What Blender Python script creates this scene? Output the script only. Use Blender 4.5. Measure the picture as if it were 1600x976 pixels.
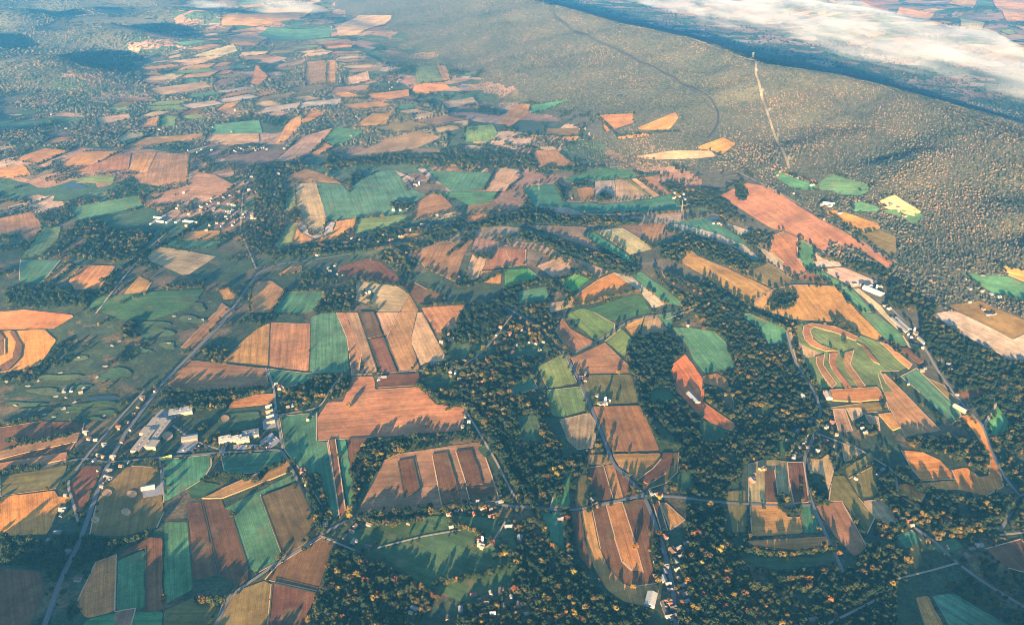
import bpy, bmesh, math, random
import numpy as np
from mathutils import Vector, Matrix, geometry

for _o in list(bpy.data.objects):
    bpy.data.objects.remove(_o)
S = bpy.context.scene
COL = S.collection
R = random.Random(7)
NR = np.random.RandomState(11)

# ---------------------------------------------------------------- camera, sky, sun, exposure
CAM_H, PITCH, FPX = 1100.0, math.radians(28.0), 1256.0
cam = bpy.data.cameras.new('camera')
cam.sensor_width = 36.0
cam.lens = FPX / 1600.0 * 36.0
cam.clip_start = 5.0
cam.clip_end = 60000.0
camo = bpy.data.objects.new('camera', cam)
COL.objects.link(camo)
camo.location = (0, 0, CAM_H)
camo.rotation_euler = (math.radians(90) - PITCH, 0, 0)
S.camera = camo

SUN_EL, SUN_AZ = math.radians(7.4), math.radians(14.0)      # the light travels towards azimuth SUN_AZ (from +Y towards +X)
world = bpy.data.worlds.new('World')
S.world = world
world.use_nodes = True
wn = world.node_tree
wn.nodes.clear()
w_out = wn.nodes.new('ShaderNodeOutputWorld')
w_bg = wn.nodes.new('ShaderNodeBackground')
w_sky = wn.nodes.new('ShaderNodeTexSky')
w_sky.sky_type = 'NISHITA'
w_sky.sun_disc = False
w_sky.sun_elevation = SUN_EL
w_sky.sun_rotation = math.radians(180) + SUN_AZ
w_sky.altitude = 300
w_sky.air_density = 0.5
w_sky.dust_density = 0.3
w_bg.inputs['Strength'].default_value = 0.05
wn.links.new(w_sky.outputs[0], w_bg.inputs['Color'])
wn.links.new(w_bg.outputs[0], w_out.inputs['Surface'])

sun = bpy.data.lights.new('sun', 'SUN')
sun.energy = 5.0
sun.angle = math.radians(0.5)
sun.color = (1.0, 0.645, 0.29)
suno = bpy.data.objects.new('sun', sun)
COL.objects.link(suno)
suno.location = (0, -500, 1500)
_d = Vector((math.sin(SUN_AZ) * math.cos(SUN_EL), math.cos(SUN_AZ) * math.cos(SUN_EL), -math.sin(SUN_EL)))
suno.rotation_euler = _d.to_track_quat('-Z', 'Y').to_euler()

S.view_settings.view_transform = 'Standard'
S.view_settings.look = 'None'
S.view_settings.gamma = 1.0
S.view_settings.use_curve_mapping = False
S.view_settings.exposure = 3.52
S.render.engine = 'CYCLES'
S.cycles.use_denoising = True
S.cycles.pixel_filter_type = 'BLACKMAN_HARRIS'
S.cycles.filter_width = 0.9
S.cycles.max_bounces = 5
S.cycles.diffuse_bounces = 2
S.cycles.transparent_max_bounces = 12
S.cycles.volume_bounces = 1
HAZE = 0.000037
S.cycles.sample_clamp_indirect = 2.0
S.cycles.sample_clamp_direct = 8.0

# ---------------------------------------------------------------- the lie of the land
def smooth(a, b, x):
    t = np.clip((x - a) / (b - a), 0, 1)
    return t * t * (3 - 2 * t)

_T = NR.rand(256, 256)
def vnoise(x, y, s, k=0):
    x = np.asarray(x, float) / s + 37.3 * k
    y = np.asarray(y, float) / s + 91.7 * k
    i, j = np.floor(x).astype(int), np.floor(y).astype(int)
    fx, fy = x - i, y - j
    fx, fy = fx * fx * (3 - 2 * fx), fy * fy * (3 - 2 * fy)
    a, b = _T[i & 255, j & 255], _T[(i + 1) & 255, j & 255]
    c, d = _T[i & 255, (j + 1) & 255], _T[(i + 1) & 255, (j + 1) & 255]
    return (a * (1 - fx) + b * fx) * (1 - fy) + (c * (1 - fx) + d * fx) * fy

def flat(px, py, z=0.0):
    u, v = (px - 800.0) / FPX, (py - 488.0) / FPX
    dx, dy, dz = u, math.cos(PITCH) - v * math.sin(PITCH), -math.sin(PITCH) - v * math.cos(PITCH)
    t = (CAM_H - z) / -dz
    return (dx * t, dy * t)

RIDGE_H = 270.0
FAR_FLOOR = -110.0
CREST = [flat(x, y, RIDGE_H + 8) for x, y in [(860, 6), (960, 32), (1080, 60), (1190, 98), (1300, 114), (1400, 137), (1480, 170), (1600, 218)]]
_a, _b = np.array(CREST[0]), np.array(CREST[1])
CREST.insert(0, tuple(_a + (_a - _b) / np.linalg.norm(_a - _b) * 9000))
_a, _b = np.array(CREST[-1]), np.array(CREST[-4])
CREST.append(tuple(_a + (_a - _b) / np.linalg.norm(_a - _b) * 4500))
CREST = np.array(CREST)

def ridge_d(x, y):
    """Signed distance to the crest line: positive on the far side."""
    best = np.full(np.shape(x), 1e9)
    sign = np.ones(np.shape(x))
    for (ax, ay), (bx, by) in zip(CREST[:-1], CREST[1:]):
        ux, uy = bx - ax, by - ay
        L2 = ux * ux + uy * uy
        t = np.clip(((x - ax) * ux + (y - ay) * uy) / L2, 0, 1)
        qx, qy = x - ax - t * ux, y - ay - t * uy
        d = np.hypot(qx, qy)
        s = np.where(ux * qy - uy * qx > 0, 1.0, -1.0)
        m = d < best
        best = np.where(m, d, best)
        sign = np.where(m, s, sign)
    return best * sign

_W = [(NR.uniform(650, 1500), NR.uniform(0, 2 * math.pi), NR.uniform(0, 2 * math.pi)) for _ in range(9)]
_H = [(NR.uniform(700, 1300), NR.uniform(-0.9, 0.9) + math.pi / 2, NR.uniform(0, 2 * math.pi)) for _ in range(7)]

def ground(x, y):
    x, y = np.asarray(x, float), np.asarray(y, float)
    z = np.zeros(np.shape(x))
    for lam, th, ph in _W:
        z = z + lam * 0.0040 * np.sin((x * math.cos(th) + y * math.sin(th)) * 2 * math.pi / lam + ph)
    z = z * (0.5 + 0.5 * smooth(1300, 2300, y))
    d = ridge_d(x, y)
    near = 1 - smooth(-1150, 0, d)
    for hx, hy, ha, hs in ((-930, 780, 58, 230), (-640, 790, 26, 90), (-210, 790, 22, 95), (790, 790, 44, 200)):   # unseen wooded knolls, added so their shade darkens the near edge
        z = z + ha * np.exp(-((x - hx) / hs) ** 2 - ((y - hy) / 85.0) ** 2)
    # hills of the far west: a belt of wooded knolls
    m = smooth(-2100, -3300, x + 0.1 * (y - 4000)) * smooth(3300, 5200, y) + 0.35 * smooth(5200, 8000, y) * smooth(400, -1500, x)
    hz = np.zeros(np.shape(x))
    for lam, th, ph in _H:
        hz = hz + lam * 0.021 * np.sin((x * math.cos(th) + y * math.sin(th)) * 2 * math.pi / lam + ph)
    hz = np.maximum(hz, -25)
    z = z + m * (hz + 12) * near
    up = RIDGE_H * (1 - np.clip(-d / 1150.0, 0, 1)) ** 1.35 * smooth(-1250, -900, d) + 0.0 * d
    rid = np.where(d < 0, up, np.where(d < 900, RIDGE_H - 0.275 * d, FAR_FLOOR + (RIDGE_H - 0.275 * 900 - FAR_FLOOR) * np.exp(-(d - 900) * 0.275 / (RIDGE_H - 0.275 * 900 - FAR_FLOOR))))
    z = z * (0.25 + 0.75 * near) * np.where(d > 300, 0.6, 1) + rid
    # spurs and hollows on the wooded flank
    fl = smooth(-1000, -350, d) * smooth(60, -200, d)
    z = z + fl * (20 * (vnoise(x, y, 330, 3) - 0.5) + 14 * (vnoise(x, y, 130, 6) - 0.5)) * 2
    # beyond the valley the land climbs again
    z = z + smooth(2400, 3600, d) * 60 + smooth(2200, 3000, d) * 26 * np.sin(x / 260.0 + y / 500.0) * np.sin(y / 350.0 - 1.0)
    return z

_TT = np.concatenate([np.geomspace(700, 26000, 2600)])
def at(px, py):
    """The point of the ground that pixel (px, py) of the 1600 x 976 photograph shows."""
    u, v = (px - 800.0) / FPX, (py - 488.0) / FPX
    d = np.array([u, math.cos(PITCH) - v * math.sin(PITCH), -math.sin(PITCH) - v * math.cos(PITCH)])
    d = d / np.linalg.norm(d)
    X, Y, Z = d[0] * _TT, d[1] * _TT, CAM_H + d[2] * _TT
    g = Z - ground(X, Y)
    k = np.nonzero(g < 0)[0]
    if len(k) == 0:
        return (X[-1], Y[-1])
    k = max(int(k[0]), 1)
    f = g[k - 1] / (g[k - 1] - g[k])
    t = _TT[k - 1] + f * (_TT[k] - _TT[k - 1])
    return (d[0] * t, d[1] * t)

def to_px(x, y, z):
    """Where the photograph shows a point (arrays)."""
    dz = z - CAM_H
    cz = y * math.cos(PITCH) - dz * math.sin(PITCH)
    cy = y * math.sin(PITCH) + dz * math.cos(PITCH)
    cz = np.maximum(cz, 1.0)
    return 800 + FPX * x / cz, 488 - FPX * cy / cz

def pts(s):
    return [tuple(float(q) for q in p.split(',')) for p in s.split()]

def lift(x, y):
    """Clear height of a sheet over the coarse ground mesh, growing with distance."""
    return 0.35 + 1.6 * (np.hypot(x, y) / 6000.0) ** 2

# ---------------------------------------------------------------- materials
def new_mat(name):
    m = bpy.data.materials.new(name)
    m.use_nodes = True
    nt = m.node_tree
    b = nt.nodes.get('Principled BSDF')
    b.inputs['Roughness'].default_value = 0.9
    if 'Specular IOR Level' in b.inputs:
        b.inputs['Specular IOR Level'].default_value = 0.15
    return m, nt, b

def N(nt, kind, **kw):
    n = nt.nodes.new(kind)
    for k, v in kw.items():
        setattr(n, k, v)
    return n

def mixc(nt, fac, a, b, mode='MIX'):
    n = nt.nodes.new('ShaderNodeMix')
    n.data_type = 'RGBA'
    n.blend_type = mode
    for sock, v in ((n.inputs[0], fac), (n.inputs[6], a), (n.inputs[7], b)):
        if hasattr(v, 'is_output'):
            nt.links.new(v, sock)
        elif isinstance(v, (int, float)):
            sock.default_value = v
        else:
            sock.default_value = (*v, 1)
    return n.outputs[2]

def noise(nt, vec, scale, detail=3, rough=0.55):
    n = nt.nodes.new('ShaderNodeTexNoise')
    n.inputs['Scale'].default_value = scale
    n.inputs['Detail'].default_value = detail
    n.inputs['Roughness'].default_value = rough
    nt.links.new(vec, n.inputs['Vector'])
    return n.outputs['Fac']

def ramp(nt, fac, stops, interp='LINEAR'):
    n = nt.nodes.new('ShaderNodeValToRGB')
    e = n.color_ramp
    e.interpolation = interp
    while len(e.elements) > 1:
        e.elements.remove(e.elements[-1])
    e.elements[0].position, e.elements[0].color = stops[0][0], (*stops[0][1], 1)
    for p, c in stops[1:]:
        q = e.elements.new(p)
        q.color = (*c, 1)
    nt.links.new(fac, n.inputs['Fac'])
    return n.outputs['Color']

def grey(v):
    return (v, v, v)

def mat_field():
    m, nt, b = new_mat('field soil and crop')
    oi = N(nt, 'ShaderNodeObjectInfo')
    geo = N(nt, 'ShaderNodeNewGeometry')
    uv = N(nt, 'ShaderNodeUVMap')
    pos = geo.outputs['Position']
    big = ramp(nt, noise(nt, pos, 0.011, 4), [(0.3, grey(0.62)), (0.7, grey(1.3))])
    med = ramp(nt, noise(nt, pos, 0.07, 5, 0.65), [(0.25, grey(0.72)), (0.75, grey(1.28))])
    fine = ramp(nt, noise(nt, pos, 0.42, 3, 0.7), [(0.25, grey(0.70)), (0.75, grey(1.3))])
    # drilling and cutting rows: broad passes along the field's own direction
    mp = N(nt, 'ShaderNodeMapping')
    mp.inputs['Scale'].default_value = (0.004, 0.11, 1)
    nt.links.new(uv.outputs[0], mp.inputs['Vector'])
    rows = ramp(nt, noise(nt, mp.outputs[0], 1.0, 4, 0.75), [(0.3, grey(0.62)), (0.7, grey(1.34))])
    wv = N(nt, 'ShaderNodeTexWave')
    wv.bands_direction = 'Y'
    wv.inputs['Scale'].default_value = 0.085
    wv.inputs['Distortion'].default_value = 2.0
    nt.links.new(uv.outputs[0], wv.inputs['Vector'])
    wr = ramp(nt, wv.outputs['Fac'], [(0.0, grey(0.95)), (1.0, grey(1.04))])
    c = oi.outputs['Color']
    for f in (big, med, fine, rows, wr):
        c = mixc(nt, 1.0, c, f, 'MULTIPLY')
    # weedy green and bare patches
    patch = ramp(nt, noise(nt, pos, 0.018, 5, 0.6), [(0.56, grey(0)), (0.70, grey(0.55))])
    c = mixc(nt, patch, c, (0.16, 0.13, 0.06))
    nt.links.new(c, b.inputs['Base Color'])
    bump = N(nt, 'ShaderNodeBump')
    bump.inputs['Strength'].default_value = 0.5
    bump.inputs['Distance'].default_value = 0.6
    nt.links.new(noise(nt, pos, 0.35, 4, 0.7), bump.inputs['Height'])
    nt.links.new(bump.outputs[0], b.inputs['Normal'])
    return m

def mat_ground():
    """Rough grass near by; over the plain the patchwork of small fields and pastures nobody could outline one by one."""
    m, nt, b = new_mat('rough grass, pasture and far patchwork of fields')
    geo = N(nt, 'ShaderNodeNewGeometry')
    pos = geo.outputs['Position']
    c = ramp(nt, noise(nt, pos, 0.0065, 7, 0.7), [(0.32, (0.024, 0.044, 0.030)), (0.44, (0.055, 0.070, 0.034)), (0.52, (0.030, 0.052, 0.034)), (0.60, (0.14, 0.095, 0.050)), (0.70, (0.075, 0.075, 0.04)), (0.78, (0.24, 0.14, 0.085))])
    mp = N(nt, 'ShaderNodeMapping')
    mp.inputs['Rotation'].default_value = (0, 0, 0.5)
    mp.inputs['Scale'].default_value = (0.0042, 0.0060, 0.0)
    wob = N(nt, 'ShaderNodeTexNoise')
    wob.inputs['Scale'].default_value = 0.0022
    nt.links.new(pos, wob.inputs['Vector'])
    sc = N(nt, 'ShaderNodeVectorMath', operation='SCALE')
    sc.inputs['Scale'].default_value = 300.0
    nt.links.new(wob.outputs['Color'], sc.inputs[0])
    ad = N(nt, 'ShaderNodeVectorMath', operation='ADD')
    nt.links.new(pos, ad.inputs[0])
    nt.links.new(sc.outputs[0], ad.inputs[1])
    nt.links.new(ad.outputs[0], mp.inputs['Vector'])
    vo = N(nt, 'ShaderNodeTexVoronoi')
    vo.distance = 'CHEBYCHEV'
    vo.inputs['Scale'].default_value = 1.0
    nt.links.new(mp.outputs[0], vo.inputs['Vector'])
    sp = N(nt, 'ShaderNodeSeparateColor')
    nt.links.new(vo.outputs['Color'], sp.inputs[0])
    cells = ramp(nt, sp.outputs[0], [(0.0, (0.045, 0.085, 0.05)), (0.22, (0.30, 0.16, 0.09)), (0.38, (0.085, 0.13, 0.065)), (0.52, (0.36, 0.21, 0.13)), (0.62, (0.15, 0.11, 0.06)), (0.74, (0.05, 0.075, 0.045)), (0.86, (0.42, 0.28, 0.18)), (0.93, (0.20, 0.12, 0.08))], 'CONSTANT')
    sy = N(nt, 'ShaderNodeSeparateXYZ')
    nt.links.new(pos, sy.inputs[0])
    far = N(nt, 'ShaderNodeMapRange')
    far.inputs['From Min'].default_value = 2200
    far.inputs['From Max'].default_value = 2900
    far.inputs['To Max'].default_value = 0.9
    nt.links.new(sy.outputs[1], far.inputs['Value'])
    c = mixc(nt, far.outputs[0], c, cells)
    c2 = ramp(nt, noise(nt, pos, 0.02, 5, 0.7), [(0.3, grey(0.6)), (0.7, grey(1.3))])
    c3 = ramp(nt, noise(nt, pos, 0.16, 4, 0.7), [(0.3, grey(0.6)), (0.7, grey(1.35))])
    c = mixc(nt, 1, mixc(nt, 1, c, c2, 'MULTIPLY'), c3, 'MULTIPLY')
    nt.links.new(c, b.inputs['Base Color'])
    return m

def mat_plain(name, col, rough=0.85, var=0.25, scale=0.8):
    m, nt, b = new_mat(name)
    geo = N(nt, 'ShaderNodeNewGeometry')
    f = ramp(nt, noise(nt, geo.outputs['Position'], scale, 4, 0.6), [(0.3, grey(1 - var)), (0.7, grey(1 + var))])
    nt.links.new(mixc(nt, 1, col, f, 'MULTIPLY'), b.inputs['Base Color'])
    b.inputs['Roughness'].default_value = rough
    return m

def mat_tint(name, rough=0.7, var=0.18, scale=0.5, spec=0.3):
    """Colour from the object, weathered by noise."""
    m, nt, b = new_mat(name)
    oi = N(nt, 'ShaderNodeObjectInfo')
    geo = N(nt, 'ShaderNodeNewGeometry')
    f = ramp(nt, noise(nt, geo.outputs['Position'], scale, 5, 0.65), [(0.3, grey(1 - var)), (0.7, grey(1 + var))])
    nt.links.new(mixc(nt, 1, oi.outputs['Color'], f, 'MULTIPLY'), b.inputs['Base Color'])
    b.inputs['Roughness'].default_value = rough
    b.inputs['Specular IOR Level'].default_value = spec
    return m

def mat_leaf(name, tinted, autumn=True):
    m, nt, b = new_mat(name)
    oi = N(nt, 'ShaderNodeObjectInfo')
    geo = N(nt, 'ShaderNodeNewGeometry')
    if tinted:
        c = oi.outputs['Color']
    else:
        loc = oi.outputs['Location']
        reg = noise(nt, loc, 0.004, 3)
        mm = N(nt, 'ShaderNodeMath', operation='MULTIPLY_ADD')
        nt.links.new(reg, mm.inputs[0])
        mm.inputs[1].default_value = 1.7
        mm.inputs[2].default_value = -0.88
        add = N(nt, 'ShaderNodeMath', operation='ADD', use_clamp=True)
        nt.links.new(oi.outputs['Random'], add.inputs[0])
        nt.links.new(mm.outputs[0], add.inputs[1])
        if autumn:
            st = [(0.0, (0.009, 0.021, 0.014)), (0.36, (0.013, 0.027, 0.016)), (0.60, (0.022, 0.034, 0.016)), (0.78, (0.038, 0.043, 0.017)), (0.90, (0.064, 0.058, 0.018)), (0.97, (0.080, 0.048, 0.018)), (1.0, (0.12, 0.085, 0.022))]
        else:
            st = [(0.0, (0.022, 0.042, 0.038)), (0.30, (0.044, 0.066, 0.054)), (0.55, (0.086, 0.098, 0.076)), (0.78, (0.135, 0.122, 0.090)), (0.92, (0.175, 0.135, 0.092)), (1.0, (0.21, 0.145, 0.092))]
        c = ramp(nt, add.outputs[0], st)
    f = ramp(nt, noise(nt, geo.outputs['Position'], 0.5, 3, 0.7), [(0.3, grey(0.55)), (0.72, grey(1.4))])
    c = mixc(nt, 1, c, f, 'MULTIPLY')
    nt.links.new(c, b.inputs['Base Color'])
    tr = N(nt, 'ShaderNodeBsdfTranslucent')
    nt.links.new(c, tr.inputs['Color'])
    mx = N(nt, 'ShaderNodeMixShader')
    mx.inputs[0].default_value = 0.2
    nt.links.new(b.outputs[0], mx.inputs[1])
    nt.links.new(tr.outputs[0], mx.inputs[2])
    nt.links.new(mx.outputs[0], nt.nodes['Material Output'].inputs['Surface'])
    return m

def mat_wall():
    m, nt, b = new_mat('painted wall with window panes')
    oi = N(nt, 'ShaderNodeObjectInfo')
    tc = N(nt, 'ShaderNodeTexCoord')
    sp = N(nt, 'ShaderNodeSeparateXYZ')
    nt.links.new(tc.outputs['Object'], sp.inputs[0])
    def mth(op, a, c=None):
        n = N(nt, 'ShaderNodeMath', operation=op)
        for s_, v in ((n.inputs[0], a), (n.inputs[1], c)):
            if v is None:
                continue
            if hasattr(v, 'is_output'):
                nt.links.new(v, s_)
            else:
                s_.default_value = v
        return n.outputs[0]
    s_ = mth('FRACT', mth('MULTIPLY', mth('ADD', sp.outputs[0], sp.outputs[1]), 0.31))
    hz = mth('MULTIPLY', mth('GREATER_THAN', sp.outputs[2], 1.1), mth('LESS_THAN', sp.outputs[2], 2.5))
    win = mth('MULTIPLY', mth('MULTIPLY', mth('GREATER_THAN', s_, 0.3), mth('LESS_THAN', s_, 0.66)), hz)
    f = ramp(nt, noise(nt, tc.outputs['Object'], 0.4, 4), [(0.3, grey(0.88)), (0.7, grey(1.1))])
    c = mixc(nt, win, mixc(nt, 1, oi.outputs['Color'], f, 'MULTIPLY'), (0.04, 0.05, 0.06))
    nt.links.new(c, b.inputs['Base Color'])
    return m

M = {
    'field': mat_field(), 'ground': mat_ground(),
    'floor': mat_plain('leaf litter of the forest floor', (0.068, 0.066, 0.048), 0.95, 0.4, 0.05),
    'road': mat_tint('asphalt and gravel', 0.85, 0.2, 0.3),
    'bark': mat_plain('bark', (0.09, 0.065, 0.045)),
    'leaf': mat_leaf('leaves of one colour', True),
    'wood': mat_leaf('mixed autumn leaves', False),
    'ridge': mat_leaf('oak and birch leaves of the ridge', False, False),
    'wall': mat_wall(), 'paintwork': mat_tint('paintwork', 0.8, 0.1, 0.4),
    'roof': mat_tint('roof covering', 0.6, 0.22, 0.6),
    'glass': mat_plain('window glass', (0.03, 0.04, 0.05), 0.15, 0.1),
    'paint': mat_tint('car paint', 0.3, 0.05, 0.4, 0.5),
    'tyre': mat_plain('tyre rubber', (0.02, 0.02, 0.02)),
    'steel': mat_plain('galvanised steel', (0.22, 0.22, 0.22), 0.5, 0.1),
    'sand': mat_plain('bunker sand', (0.42, 0.35, 0.26), 0.95, 0.15, 0.2),
    'water': mat_plain('pond water', (0.03, 0.05, 0.055), 0.08, 0.1, 0.05),
}

# ---------------------------------------------------------------- helpers for objects
def link(o, parent=None):
    COL.objects.link(o)
    if parent is not None:
        o.parent = parent
    return o

def mesh_obj(name, verts, faces, mat, parent=None, color=None, mats=None, fm=None):
    me = bpy.data.meshes.new(name)
    me.from_pydata([tuple(v) for v in verts], [], faces)
    for q in (mats or [mat]):
        me.materials.append(q)
    if fm is not None:
        me.polygons.foreach_set('material_index', fm)
    me.update()
    o = bpy.data.objects.new(name, me)
    if color is not None:
        o.color = (*color, 1)
    return link(o, parent)

def tag(o, label, cat, group=None, kind=None):
    if label:
        o['label'] = label
    if cat:
        o['category'] = cat
    if group:
        o['group'] = group
    if kind:
        o['kind'] = kind
    return o

def structure(o, label=None):
    o['kind'] = 'structure'
    if label:
        o['label'] = label
    return o

def empty(name, loc, rz=0.0):
    o = bpy.data.objects.new(name, None)
    o.empty_display_size = 2
    o.location = loc
    o.rotation_euler = (0, 0, rz)
    return link(o)

def copy_tree(o, parent=None):
    c = o.copy()
    COL.objects.link(c)
    if parent is not None:
        c.parent = parent
    for ch in list(KIDS.get(o.name, [])):
        KIDS.setdefault(c.name, []).append(copy_tree(ch, c))
    return c
KIDS = {}
def kid(o):
    KIDS.setdefault(o.parent.name, []).append(o)
    return o
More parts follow.
